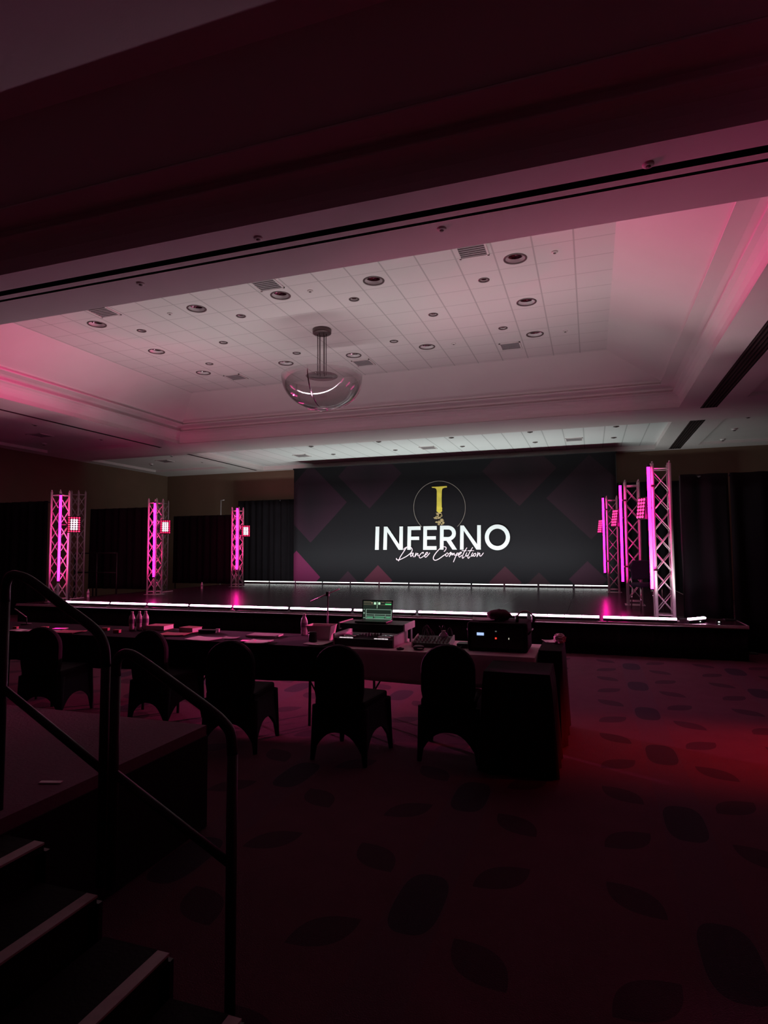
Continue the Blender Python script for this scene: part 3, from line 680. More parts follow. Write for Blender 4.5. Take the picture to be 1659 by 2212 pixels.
# ------------------------------------------------------------------ drapes
def drape(label, x0, x1, y, z1, seed, per=.28, z0=0.02, inset=.02):
    t = thing('pipe_and_drape', label, 'curtain', ((x0+x1)/2, y, 0)); cx = (x0+x1)/2
    bm = new(); pleats(bm, x0-cx, x1-cx, 0, z0, z1, .028, per, nz=10, seed=seed, flare=.5); finish('curtain', bm, M['drape'], t)
    bm = new(); tube(bm, [(x0-cx, .06, z1-.03), (x1-cx, .06, z1-.03)], .02, 10); finish('crossbar', bm, M['black_metal'], t)
    for x in (x0+inset, x1-.02):
        zf = SZ if SX0 < x < SX1 and SY0 < y < SY1 else 0
        bm = new(); tube(bm, [(x-cx, .12, zf), (x-cx, .12, z1)], .022, 10); box(bm, (x-cx, .12, zf+.006), (.22, .34, .012)); finish('upright', bm, M['black_metal'], t)
a = at(105, 1082, Y=12.1); drape('black curtain panel at the far left, left of the front left tower', X0+.1, a.x, 12.1, a.z, 1)
a, b = at(197, 1100, Y=14.9), at(315, 1100, Y=14.9); drape('black curtain panel between the first and second left towers', a.x, b.x+.35, 14.9, a.z, 2, z0=SZ+.02)
a, b = at(375, 1112, Y=18.2), at(495, 1112, Y=18.2); drape('black curtain panel between the second and third left towers', a.x, b.x+.1, 18.2, b.z, 3, z0=SZ+.02)
a, b = at(520, 1082, Y=21.6), at(640, 1078, Y=21.6); drape('black curtain panel just left of the printed backdrop', a.x-.1, b.x, 21.6, b.z, 4)
a = at(1340, 1043, Y=21.6); drape('black curtain panel just right of the printed backdrop', .85, 3.6, 21.6, a.z, 5)
a = at(1456, 1026, Y=11.02); drape('wide black curtain right of the front right tower', 2.14, 7.3, 11.02, a.z, 6, per=.36, inset=.18)
drape('narrow black curtain on the stage just right of the front right tower', 1.42, 2.12, 11.02, a.z, 9, per=.36, z0=SZ+.02)
bm = new(); tube(bm, [(0, 0, 0), (0, 0, 3.78)], .022, 10); tube(bm, [(0, 0, 3.76), (.16, 0, 3.78)], .02, 10); box(bm, (0, 0, .006), (.4, .4, .012))
a = at(477, 1110, Y=21.6); o = finish('drape_pole', bm, M['alu']); o.location = (a.x, 21.6, 0); tag(o, 'bare silver drape pole with short hooked top near the left rear curtain', 'pole')
# rail of dark scaffold behind the left tower
sc = thing('guard_rail', 'dark horizontal guard rail behind the front left truss towers', 'railing', (T4.x, T4.y+.5, 0))
for z in (1.05, 1.62):
    bm = new(); tube(bm, [(-.6, 0, z), (1.0, 0, z)], .02, 8); finish('rail', bm, M['black_metal'], sc)
for x in (-.58, .25, .98):
    bm = new(); tube(bm, [(x, 0, 0), (x, 0, 1.64)], .025, 8); finish('post', bm, M['black_metal'], sc)
# ------------------------------------------------------------------ chair on stage, mic stand, small things on the stage
p = at(1383, 1300, SZ); cx_, cy_ = .98, 12.55
oc = thing('office_chair', 'dark navy upholstered chair on stage between the right towers', 'chair', (cx_, cy_, SZ), math.radians(200))
bm = new(); box(bm, (0, 0, .46), (.46, .44, .08)); finish('seat', bm, M['navy'], oc, bevel=.03)
bm = new(); slab(bm, [(-.2, .55), (.2, .55), (.22, .8), (.17, .92), (-.17, .92), (-.22, .8)], -.24, -.18); finish('backrest', bm, M['navy'], oc, bevel=.02)
for sx in (-1, 1):
    bm = new(); tube(bm, [(sx*.19, -.21, .3), (sx*.19, -.23, .6)], .012, 8); finish('back_frame', bm, M['chrome'], oc)
    for sy in (-1, 1):
        bm = new(); tube(bm, [(sx*.19, sy*.18, .44), (sx*.22, sy*.21, 0)], .013, 8); finish('leg', bm, M['chrome'], oc)
mp = at(708, 1340, Y=7.6)
ms = thing('microphone_stand', 'black tripod microphone stand with slanted boom in front of the stage', 'microphone stand', (mp.x, 7.6, 0))
zj = at(708, 1283, Y=7.6).z
bm = new(); tube(bm, [(0, 0, .1), (0, 0, zj)], .010, 8); finish('pole', bm, M['black_metal'], ms)
a, b = at(671, 1299, Y=7.6), at(733, 1272, Y=7.6)
bm = new(); tube(bm, [(a.x-mp.x, 0, a.z), (b.x-mp.x, 0, b.z)], .008, 8); finish('boom', bm, M['alu'], ms)
bm = new(); box(bm, (0, 0, zj), (.04, .04, .06)); finish('clutch', bm, M['black_plastic'], ms)
for k in range(3):
    aa = 2*PI*k/3+.4; bm = new(); tube(bm, [(0, 0, .16), (.28*math.cos(aa), .28*math.sin(aa), .01)], .008, 6); finish('leg', bm, M['black_metal'], ms)
for (ax, ay, bx_, by_), lab in (((150, 1294.5, 181, 1291), 'thin pale rod lying on the stage beside the front left tower'), ((346, 1280, 373, 1276.5), 'thin pale rod lying on the stage beside the second left tower')):
    a, b = at(ax, ay, SZ+.02), at(bx_, by_, SZ+.02); bm = new(); tube(bm, [(0, 0, 0), b-a], .012, 8); tube(bm, [(0, 0, 0), (b-a)*.06], .017, 8); o = finish('rod', bm, M['alu']); o.location = a; tag(o, lab, 'rod')
def bottle(label, x, y, z, h=.2, r=.032, group=None, rz=0):
    t = thing('water_bottle', label, 'bottle', (x, y, z), rz, group)
    bm = new(); lathe(bm, [(r*.85, 0), (r, .01), (r, h*.22), (r*.9, h*.27), (r, h*.32), (r, h*.62), (r*.9, h*.72), (r*.45, h*.88), (r*.42, h*.93)], n=18); finish('body', bm, M['bottle'], t)
    bm = new(); lathe(bm, [(r*1.02, h*.38), (r*1.03, h*.40), (r*1.03, h*.58), (r*1.02, h*.60)], n=18); finish('label_band', bm, M['bottle_label'], t)
    bm = new(); lathe(bm, [(r*.46, h*.92), (r*.46, h*1.0), (.001, h*1.0)], n=14); finish('cap', bm, M['cap'], t)
    return t
bottle('tiny clear bottle standing on the stage between the first two left towers', -11.95, 12.1, SZ)
p = at(436, 1272, SZ); bottle('tiny clear bottle standing on the stage left of the third left tower', p.x, p.y, SZ)
# ------------------------------------------------------------------ judges' tables
TZ = .75
def table(label, x0, x1, cloth, drop, clabel, seed, y0=5.25, y1=6.01):
    cx, cy = (x0+x1)/2, (y0+y1)/2
    t = thing('folding_table', label, 'table', (cx, cy, 0), 0, 'folding tables in a row'); L, D = x1-x0, y1-y0
    bm = new(); box(bm, (0, 0, TZ-.025), (L-.02, D-.02, .03)); finish('tabletop', bm, M['black_plastic'], t)
    for sx in (-1, 1):
        for sy in (-1, 1):
            bm = new(); tube(bm, [(sx*(L/2-.2), sy*(D/2-.1), TZ-.04), (sx*(L/2-.2), sy*(D/2-.08), 0)], .014, 8); finish('leg', bm, M['black_metal'], t)
        bm = new(); tube(bm, [(sx*(L/2-.2), 0, .12), (sx*(L/2-.55), 0, TZ-.05)], .009, 6); finish('brace', bm, M['black_metal'], t)
    # cloth: a sheet over the top with sagging, wavy hem
    bm = new(); rnd = random.Random(seed); nn = 64; ring_ = []
    per = []
    for i in range(nn):
        u = i/nn*4; k = int(u); f = u-k
        c4 = [(-L/2, -D/2), (L/2, -D/2), (L/2, D/2), (-L/2, D/2)]; a_, b_ = c4[k], c4[(k+1) % 4]
        per.append((a_[0]+(b_[0]-a_[0])*f, a_[1]+(b_[1]-a_[1])*f))
    prev = [bm.verts.new((x, y, TZ+.002)) for x, y in per]; bm.faces.new(prev)
    for j in range(1, 7):
        s = j/6; cur_ = []
        for i, (x, y) in enumerate(per):
            u = (i/nn*4) % 1; sag = drop*(1+.10*math.sin(PI*u)); o_ = .006*s*math.sin(i*1.55+seed)+.008*s
            nxn = Vector((x/(L/2), y/(D/2))); nx_ = (1 if x > 0 else -1) if abs(abs(x)-L/2) < 1e-6 else 0; ny_ = (1 if y > 0 else -1) if abs(abs(y)-D/2) < 1e-6 else 0
            cur_.append(bm.verts.new((x+nx_*o_, y+ny_*o_, TZ+.002-sag*s)))
        for i in range(nn):
            f = bm.faces.new((prev[i], prev[(i+1) % nn], cur_[(i+1) % nn], cur_[i])); f.smooth = True
        prev = cur_
    o = finish('tablecloth', bm, cloth); o.location = (cx, cy, 0); tag(o, clabel, 'tablecloth')
    sm = o.modifiers.new('thick', 'SOLIDIFY'); sm.thickness = .003; sm.offset = 1
    return t
table('folding table under the white cloth, with the sound gear', -2.33, -.47, M['cloth_white'], .255, 'pale white tablecloth hanging short over the sound desk table', 2)
table('folding table under black cloth, next to the white one', -4.26, -2.37, M['cloth_black'], .31, 'black tablecloth on the table next to the white one', 3)
table('folding table under black cloth, middle of the black ones', -6.17, -4.30, M['cloth_black'], .31, 'black tablecloth on the middle black table', 4)
table('folding table under black cloth, at the left end of the row', -8.08, -6.21, M['cloth_black'], .31, 'black tablecloth on the leftmost table', 5)
CT = TZ+.006
def chair(label, x, y, rz):
    t = thing('banquet_chair', label, 'chair', (x, y, 0), rz, 'spandex covered chairs at the tables')
    bm = new(); ol = [(-.19, .42), (-.215, .55), (-.215, .72)]+[(-.0+.215*math.cos(a), .72+.19*math.sin(a)) for a in [PI-PI*i/14 for i in range(1, 14)]]+[(.215, .72), (.215, .55), (.19, .42)]
    slab(bm, ol, -.27, -.20); finish('back_cover', bm, M['spandex'], t, bevel=.025, smooth=False)
    bm = new(); box(bm, (0, -.01, .45), (.44, .46, .07)); finish('seat_cover', bm, M['spandex'], t, bevel=.02)
    h, W_, D_ = .43, .22, .24
    for q in range(4):       # stretched side panel with an arched hem
        R = Matrix.Rotation(q*PI/2, 3, 'Z'); w2, d2 = (W_, D_) if q % 2 == 0 else (D_, W_)
        bm = new(); n = 14; top = []; bot = []
        for i in range(n+1):
            s = -1+2*i/n; arch = .21*(1-abs(s)**2.6); zb = .02+arch
            for lst, z in ((top, h), (bot, zb)):
                k = 1+.10*(1-z/h); lst.append(bm.verts.new(R @ Vector((s*w2*k, -d2*k, z))))
        for i in range(n): bm.faces.new((top[i], top[i+1], bot[i+1], bot[i]))
        o = finish('side_panel', bm, M['spandex'], t); sm = o.modifiers.new('t', 'SOLIDIFY'); sm.thickness = .006
    for sx in (-1, 1):
        for sy in (-1, 1):
            bm = new(); tube(bm, [(sx*(W_-.02), sy*(D_-.02), .42), (sx*(W_+.0), sy*(D_+.0), .14), (sx*(W_+.012), sy*(D_+.012), 0)], [.045, .028, .018], 10); finish('leg', bm, M['spandex'], t)
    return t
c0 = None
for px, py, Y_, rz, wd in ((962, 1392, 4.78, 4, 'right one in front of the white table'), (737, 1393, 4.74, -5, 'left one in front of the white table'), (490, 1383, 5.02, 8, 'beside the pink phone on the black table'),
                        (328, 1361, 5.28, -6, 'right behind the water bottles'), (83, 1354, 5.2, 10, 'leftmost, behind the upper handrail')):
    p = at(px, py, .91); lab = 'black spandex covered banquet chair, '+wd; p.y = min(p.y, 4.86)
    if c0 is None: c0 = chair(lab, p.x, p.y+.24, math.radians(rz)); c = c0
    else: c = copy_tree(c0); c['label'] = lab
    c.location = (p.x, p.y+.24, 0); c.rotation_euler = (0, 0, math.radians(rz))
# black draped cart in front of the table and a draped stand at its right end
def draped(name, label, cat, x0, x1, y0, y1, z, seed, m=None):
    bm = new(); rnd = random.Random(seed); cx, cy, L, D = (x0+x1)/2, (y0+y1)/2, x1-x0, y1-y0; nn = 48; per = []
    for i in range(nn):
        u = i/nn*4; k = int(u); f = u-k; c4 = [(-L/2, -D/2), (L/2, -D/2), (L/2, D/2), (-L/2, D/2)]; a_, b_ = c4[k], c4[(k+1) % 4]
        per.append(Vector((a_[0]+(b_[0]-a_[0])*f, a_[1]+(b_[1]-a_[1])*f)))
    prev = [bm.verts.new((p.x*.96, p.y*.96, z)) for p in per]; bm.faces.new(prev)
    for j in range(1, 9):
        s = j/8; k = 1+.10*s; cur_ = [bm.verts.new((p.x*k+p.x/L*.05*s*math.sin(i*1.3+seed), p.y*k+p.y/D*.05*s*math.cos(i*1.7+seed), z-.02*(j == 1)-(z-.01)*s)) for i, p in enumerate(per)]
        for i in range(nn): bm.faces.new((prev[i], prev[(i+1) % nn], cur_[(i+1) % nn], cur_[i])).smooth = True
        prev = cur_
    bm.faces.new(prev[::-1]); o = finish(name, bm, m or M['cloth_black']); o.location = (cx, cy, 0); tag(o, label, cat); return o
draped('road_case', 'tall case covered by black cloth in front of the white table, right of the chairs', 'case', -.80, -.30, 4.62, 5.12, .742, 3)
draped('side_table', 'black cloth covered side table at the right end of the white table', 'table', -.45, at(1216, 1400, .8).x, 5.35, 6.02, .80, 8)
# things on the draped stand
def flat(name, label, cat, x, y, z, sx, sy, h, rz, m, parts=None, bevel=0., group=None):
    t = thing(name, label, cat, (x, y, z), rz, group)
    bm = new(); box(bm, (0, 0, h/2), (sx, sy, h)); finish(parts[0] if parts else 'sheet', bm, m, t, bevel=bevel)
    return t
def sheets(label, x, y, sx, sy, n, rz, m, z=CT):
    t = thing('paper_stack', label, 'papers', (x, y, z), 0); rnd = random.Random(int(x*100)+n)
    for k in range(n):
        bm = new(); R = Matrix.Rotation(rz+rnd.uniform(-.12, .12), 3, 'Z'); v = []
        nx_ = 6
        for i in range(nx_+1):
            for j in (0, 1):
                q = R @ Vector((-sx/2+sx*i/nx_, -sy/2+sy*j, 0)); v.append(bm.verts.new((q.x, q.y, .002+k*.003+.006*(abs(i-3)/3)**3)))
        for i in range(nx_): bm.faces.new((v[2*i], v[2*i+2], v[2*i+3], v[2*i+1]))
        o = finish('sheet', bm, m, t); sm = o.modifiers.new('t', 'SOLIDIFY'); sm.thickness = .0015
    return t
def on(px, py, z=CT):
    p = at(px, py, z); p.y = max(5.33, min(5.95, p.y)); return p
a = at(1192, 1384, .81); sheets('small white paper on the black covered side table', a.x-.01, 5.86, .12, .16, 2, .3, M['paper'], .803)
bm = new(); bmesh.ops.create_icosphere(bm, subdivisions=3, radius=.055)
for v in bm.verts: v.co *= 1+random.uniform(-.18, .18); v.co.z *= .8
o = finish('crumpled_tissue', bm, M['bin'], smooth=False); o.location = (at(1206, 1386, .85).x, 5.80, .845); tag(o, 'crumpled pale tissue on the black covered side table', 'tissue')
# paper and books
for px, py, sx, sy, n, rz, m, lab in (
    (22, 1366, .22, .16, 2, .1, 'paper_grey', 'grey papers at the far left end of the tables, right of the rail post'),
    (58, 1363, .2, .16, 2, .5, 'paper', 'white papers just left of the leftmost chair back'),
    (110, 1365, .22, .2, 3, -.2, 'paper', 'white papers just right of the leftmost chair back'),
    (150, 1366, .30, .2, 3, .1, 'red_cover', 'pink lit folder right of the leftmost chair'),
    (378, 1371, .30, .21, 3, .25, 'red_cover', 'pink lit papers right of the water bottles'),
    (434, 1383, .30, .22, 4, -.15, 'paper', 'white loose papers left of the third chair back'),
    (498, 1379, .16, .12, 2, .2, 'paper_grey', 'small grey papers behind the third chair back'),
    (558, 1388, .22, .2, 3, .1, 'paper', 'white papers beside the pink phone'),
    (690, 1390, .21, .28, 3, -.1, 'paper', 'white papers at the corner of the white table beside the bin')):
    p = on(px, py); sheets(lab, p.x, p.y, sx, sy, n, rz, M[m])
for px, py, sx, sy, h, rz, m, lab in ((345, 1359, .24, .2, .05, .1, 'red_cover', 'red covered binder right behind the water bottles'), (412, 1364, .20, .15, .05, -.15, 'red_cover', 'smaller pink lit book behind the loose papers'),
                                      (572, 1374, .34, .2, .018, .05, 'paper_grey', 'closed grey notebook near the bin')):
    p = on(px, py); t = thing('book', lab, 'book', (p.x, p.y, CT), rz)
    bm = new(); box(bm, (0, 0, h/2), (sx-.008, sy-.006, h-.006)); finish('pages', bm, M['paper'], t)
    bm = new(); box(bm, (0, 0, h-.002), (sx, sy, .004)); box(bm, (0, 0, .002), (sx, sy, .004)); box(bm, (-sx/2, 0, h/2), (.004, sy, h)); finish('cover', bm, M[m], t)
M['phone_screen'] = mat('phone_screen', (.5, .05, .25), .2, emit=(1, .03, .3), es=.9)
for px, py, lab in ((527, 1388.5, 'phone with glowing pink screen near the front edge of the black table'), (127, 1362, 'phone with glowing pink screen right of the leftmost chair')):
    p = on(px, py); t = thing('phone', lab, 'phone', (p.x, p.y+.02, CT+(.012 if px < 200 else 0)), .3)
    bm = new(); box(bm, (0, 0, .005), (.16, .085, .009)); finish('body', bm, M['black_plastic'], t, bevel=.003)
    bm = new(); box(bm, (0, 0, .0102), (.148, .074, .0015)); finish('screen', bm, M['phone_screen'], t)
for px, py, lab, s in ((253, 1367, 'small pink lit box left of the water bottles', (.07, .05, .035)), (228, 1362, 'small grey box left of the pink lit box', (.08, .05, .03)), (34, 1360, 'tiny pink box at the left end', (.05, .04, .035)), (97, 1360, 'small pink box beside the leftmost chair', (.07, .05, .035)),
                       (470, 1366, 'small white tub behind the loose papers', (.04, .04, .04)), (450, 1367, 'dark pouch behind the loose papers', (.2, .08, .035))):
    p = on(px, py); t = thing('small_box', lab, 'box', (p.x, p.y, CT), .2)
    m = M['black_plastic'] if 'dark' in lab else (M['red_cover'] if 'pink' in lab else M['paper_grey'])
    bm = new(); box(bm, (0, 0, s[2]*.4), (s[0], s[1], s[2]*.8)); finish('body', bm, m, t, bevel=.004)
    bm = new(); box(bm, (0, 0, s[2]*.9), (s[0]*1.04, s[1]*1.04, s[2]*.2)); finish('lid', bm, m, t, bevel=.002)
for i, px in enumerate((285, 298, 309)):
    p = on(px, 1362-i*.5); bottle('clear water bottle on the black table, %s of three together' % ('left', 'middle', 'right')[i], p.x, p.y+.02*i, CT, .215, .034, 'three water bottles')
p = on(656, 1374); bottle('clear water bottle standing behind the plastic bin', p.x-.03, 5.93, CT, .225, .036)
p = on(958, 1392); bottle('clear water bottle in front of the mixing desk', p.x, p.y+.01, CT, .13, .045)
# plastic bin with dark jar
p = on(678, 1388); t = thing('plastic_bin', 'frosted plastic storage bin left of the sound gear', 'bin', (p.x, 5.66, CT), .08)
bm = new(); a_ = [(-.12, -.09), (.12, -.09), (.12, .09), (-.12, .09)]
def rl(k, z): return [bm.verts.new((x*k, y*k, z)) for x, y in a_]
L0, L1, L2, L3, L4 = rl(.86, 0), rl(1.08, .15), rl(1.16, .152), rl(1.04, .148), rl(.83, .006)
bm.faces.new(L0[::-1]); bm.faces.new(L4)
for A_, B_ in ((L0, L1), (L1, L2), (L2, L3), (L3, L4)):
    for k in range(4): bm.faces.new((A_[k], A_[(k+1) % 4], B_[(k+1) % 4], B_[k]))
finish('tub', bm, M['bin'], t)
bm = new(); box(bm, (.0, 0, .10), (.17, .12, .06)); finish('contents', bm, M['paper_grey'], t)
q = on(668, 1392); t = thing('dark_jar', 'dark jar standing right in front of the plastic bin', 'jar', (q.x-.01, 5.45, CT))
bm = new(); lathe(bm, [(.038, 0), (.042, .01), (.042, .08), (.036, .09)], n=20); finish('body', bm, M['black_plastic'], t)
bm = new(); lathe(bm, [(.04, .088), (.04, .108), (.001, .108)], n=20); finish('lid', bm, M['black_plastic'], t)
# sound gear: flight case base with controller, upper tray with laptop
gL, gR = at(722, 1392, Y=5.4).x, at(852, 1392, Y=5.4).x; gc = (gL+gR)/2; gw = gR-gL-.02
t = thing('dj_controller_case', 'low black flight case with a mixing controller under the laptop', 'flight case', (gc, 5.60, CT), .0)
bm = new(); box(bm, (0, 0, .035), (gw, .44, .07)); finish('case_body', bm, M['black_plastic'], t, bevel=.006)
for s in (-1, 1):
    bm = new(); box(bm, (s*(gw/2+.006), 0, .055), (.014, .44, .11)); finish('side_panel', bm, M['silver_case'], t, label='silver side panel')
for s in (-1, 1):
    bm = new(); lathe(bm, [(.075, .07), (.075, .082), (.06, .086), (.001, .086)], (s*gw*.3, -.08, 0), n=28); finish('jog_wheel', bm, M['chrome'], t)
for i in range(9):
    bm = new(); lathe(bm, [(.011, .07), (.009, .092), (.001, .092)], (-.08+.02*i, -.02+.04*(i % 3), 0), n=10); finish('knob', bm, M['silver_case'], t)
M['pad'] = mat('lit_pad', (.8, .8, .8), .4, emit=(1, .85, .9), es=.9)
for s in (-1, 1):
    for i in range(4):
        bm = new(); box(bm, (s*gw*.3-.06+.035*i, -.19, .073), (.028, .012, .006)); finish('pad', bm, M['pad'], t)
ut = thing('laptop_tray', 'raised black shelf with silver sides holding the laptop', 'shelf', (gc+.02, 5.72, CT+.0), 0)
bm = new(); box(bm, (0, 0, .165), (gw+.07, .34, .05)); finish('shelf', bm, M['black_plastic'], ut, bevel=.005)
for s in (-1, 1):
    bm = new(); box(bm, (s*(gw*.5+.04), 0, .165), (.014, .35, .065)); finish('side_panel', bm, M['silver_case'], ut, label='silver side panel')
    bm = new(); box(bm, (s*(gw*.5+.027), .1, .07), (.014, .06, .14)); finish('leg', bm, M['black_metal'], ut)
# laptop
la, lb = at(782, 1338, Y=5.78), at(848, 1342, Y=5.78); lw = lb.x-la.x
lt = thing('laptop', 'open laptop with dark green audio software on screen above the sound gear', 'laptop', ((la.x+lb.x)/2, 5.78, CT+.192), 0)
bm = new(); box(bm, (0, -.10, .009), (lw, .20, .016)); finish('keyboard_base', bm, M['black_plastic'], lt, bevel=.003)
LH = at(815, 1299, Y=5.80).z-at(815, 1341, Y=5.78).z
tilt = math.radians(-6); RT = Matrix.Rotation(tilt, 3, 'X'); z0l = at(815, 1342, Y=5.78).z-(CT+.192)
z0l = max(.012, z0l)
lid = None
bm = new(); box(bm, RT @ Vector((0, 0, LH/2))+Vector((0, 0, z0l)), (lw, .008, LH+.01), RT); lid = finish('lid', bm, M['black_plastic'], lt, bevel=.002)
def scr(nm, u0, v0, u1, v1, m, d=.0055):
    """rectangle on the screen, u v from 0 to 1, v down"""
    bm = new(); c = Vector(((-.5+(u0+u1)/2)*lw*.94, -d, LH*(1-(v0+v1)/2)*.96+LH*.02)); box(bm, RT @ c+Vector((0, 0, z0l)), ((u1-u0)*lw*.94, .0008, (v1-v0)*LH*.96), RT)
    return finish(nm, bm, m, lid)
def em(n_, c, s): return mat(n_, (.02, .02, .02), .4, emit=c, es=s)
scr('screen', 0, 0, 1, 1, em('screen_dark', (.014, .022, .017), 1.), .0048)
bm = new(); mm = em('screen_pale', (.22, .33, .26), 1.)
def rects(nm, rs, m, d):
    bm = new()
    for u0, v0, u1, v1 in rs:
        c = Vector(((-.5+(u0+u1)/2)*lw*.94, -d, LH*(1-(v0+v1)/2)*.96+LH*.02)); box(bm, RT @ c+Vector((0, 0, z0l)), ((u1-u0)*lw*.94, .0008, (v1-v0)*LH*.96), RT)
    return finish(nm, bm, m, lid)
rects('track_list', [(.1, .45, 1, .475), (.1, .45, .12, .98), (.98, .45, 1, .98), (.1, .70, 1, .725), (.1, .80, .98, .82), (.1, .95, 1, .98), (.40, .72, .41, .96), (.78, .72, .79, .96), (.02, .45, .06, .50), (.02, .62, .06, .72), (.02, .9, .08, .94)], mm, .0058)
rects('list_rows', [(.42, .82, .76, .845), (.14, .86, .36, .93), (.43, .88, .75, .93), (.81, .84, .96, .92)], em('screen_green_dim', (.08, .30, .16), 1.), .0058)
rects('meter', [(.38, .07, .45, .20), (.53, .07, .60, .20), (.485, .04, .495, .40)], em('screen_meter', (.55, .9, .6), 1.), .0060)
rects('waveform', [(.77, .14, .98, .20)], em('screen_green', (.10, .75, .25), 1.), .0060)
rects('deck_info', [(.02, .05, .28, .065), (.02, .12, .26, .13), (.28, .08, .34, .14), (.63, .06, .74, .075), (.78, .05, .98, .07), (.02, .2, .36, .21), (.62, .2, .98, .21)], em('screen_tan', (.30, .22, .14), 1.), .0060)
bm = None
# little things, mixing desk
p = on(912, 1399); t = thing('round_pouch', 'dark round pouch on the white table in front of the mixing desk', 'pouch', (p.x, 5.36, CT))
bm = new(); lathe(bm, [(.04, 0), (.05, .012), (.05, .028), (.04, .036), (.001, .038)], n=24); finish('body', bm, M['black_plastic'], t)
bm = new(); tube(bm, [(.0, -.05, .02), (.03, -.062, .02), (.05, -.05, .02)], .004, 6); finish('zip_pull', bm, M['chrome'], t)
p = on(865, 1403); t = thing('small_disc', 'small dark disc on the front edge of the white table', 'disc', (p.x, 5.32, CT))
bm = new(); lathe(bm, [(.03, 0), (.034, .006), (.034, .014), (.001, .018)], n=20); finish('body', bm, M['black_plastic'], t)
bm = new(); lathe(bm, [(.012, .017), (.010, .022), (.001, .022)], n=12); finish('button', bm, M['bronze'], t)
p = on(938, 1392); md = thing('mixing_desk', 'small mixing desk with rows of pale knobs and upright cables', 'mixer', (at(935, 1388, Y=5.6).x, 5.62, CT), .03)
RX = Matrix.Rotation(math.radians(10), 3, 'X')
bm = new(); box(bm, (0, 0, .035), (.34, .24, .05), RX); finish('body', bm, M['black_plastic'], md, bevel=.004)
for s in (-1, 1):
    bm = new(); box(bm, (s*.175, 0, .038), (.012, .25, .065), RX); finish('side_cheek', bm, M['silver_case'], md)
for i in range(10):
    for j in range(3):
        bm = new(); q = RX @ Vector((-.15+.033*i, -.09+.06*j, .026)); box(bm, q+Vector((0, 0, .042)), (.010, .016, .016)); finish('fader' if j == 0 else 'knob', bm, M['paper_grey'], md)
for i, x in enumerate((-.13, -.115, -.08, -.06, .05, .07, .12)):
    bm = new(); tube(bm, catmull([(x, .10, .05), (x+.01*math.sin(i*2), .11, .12), (x+.02*math.cos(i), .11, .16+.01*(i % 3)), (x+.035, .13, .10), (x+.04, .16, .02)], 4), .004, 6); finish('cable', bm, M['black_metal'], md)
# cable box right of mixer
p = at(1000, 1392, Y=5.6); t = thing('cable_adapter', 'small dark box with cables between mixing desk and amplifier case', 'adapter', (p.x, 5.62, CT))
bm = new(); box(bm, (0, 0, .02), (.1, .12, .04)); finish('body', bm, M['black_plastic'], t, bevel=.003)
bm = new(); tube(bm, catmull([(0, -.06, .02), (-.02, -.12, .01), (-.1, -.15, .008), (-.16, -.13, .008)], 5), .005, 6); finish('cable', bm, M['black_metal'], t)
# amplifier case
aL, aR = at(1010, 1400, Y=5.45).x, at(1140, 1400, Y=5.45).x
ac = thing('amplifier_rack', 'black padded equipment case with small blue display and red light', 'amplifier', ((aL+aR)/2, 5.64, CT)); aw = aR-aL; ah = at(1075, 1345, Y=5.45).z-CT
bm = new(); box(bm, (0, 0, ah/2), (aw, .40, ah)); finish('case', bm, M['cloth_black'], ac, bevel=.02)
bm = new(); box(bm, (0, -.202, ah*.5), (aw*.86, .006, ah*.74)); fp = finish('front_panel', bm, M['black_plastic'], ac)
for nm, px, py, sx, sz, c, s in (('display', 1037.5, 1369.5, .062, .024, (.45, .62, 1.), 1.), ('power_light', 1071, 1379, .014, .014, (1., .05, .03), 1.2), ('signal_light', 1099, 1380, .006, .014, (.8, .75, .6), .8), ('badge', 1071, 1364, .014, .008, (.3, .3, .3), .4)):
    q = at(px, py, Y=5.43); bm = new(); box(bm, (q.x-(aL+aR)/2, -.207, q.z-CT), (sx, .006, sz)); finish(nm, bm, em(nm+'_glow', c, s), fp)
for s in (-1, 1):
    bm = new(); tube(bm, [(s*aw*.5, -.12, ah*.6), (s*(aw*.5+.02), -.08, ah*.7), (s*(aw*.5+.02), .08, ah*.7), (s*aw*.5, .12, ah*.6)], .008, 6); finish('strap', bm, M['black_metal'], ac)
# things on the case
p = ((aL+aR)/2, 5.62, CT+ah+.001)
sheets('grey papers lying on the left of the amplifier case', aL+.12, 5.62, .2, .24, 3, .15, M['paper_grey'], p[2])
bm = new(); bmesh.ops.create_icosphere(bm, subdivisions=3, radius=.1)
rnd = random.Random(4)
for v in bm.verts: v.co = Vector((v.co.x*1.1*(1+rnd.uniform(-.1, .1)), v.co.y*.7, max(-.045, v.co.z*.5)*(1+rnd.uniform(-.2, .2))))
o = finish('cloth_bundle', bm, M['red_cover'], smooth=True); o.location = ((aL+aR)/2+.0, 5.6, p[2]+.05); tag(o, 'dark red cloth bundle on top of the amplifier case', 'cloth')
M['red_cover_dark'] = mat('dark_red_cloth', (.10, .03, .05), .9, noise=.3, nscale=20); o.data.materials.clear(); o.data.materials.append(M['red_cover_dark'])
hp = thing('headphones', 'pale banded headphones hung over the right edge of the amplifier case', 'headphones', (aR-.03, 5.56, p[2]+.0), .3)
bm = new(); tube(bm, [(.075*math.cos(a), 0, .02+.075*math.sin(a)) for a in [PI*i/16 for i in range(17)]], .007, 8); finish('headband', bm, M['silver_case'], hp)
for s in (-1, 1):
    bm = new(); lathe(bm, [(.03, -.012), (.034, 0), (.03, .012)], n=16); o = finish('ear_cup', bm, M['black_plastic'], hp); o.location = (s*.072, 0, .028); o.rotation_euler = (0, PI/2, 0)
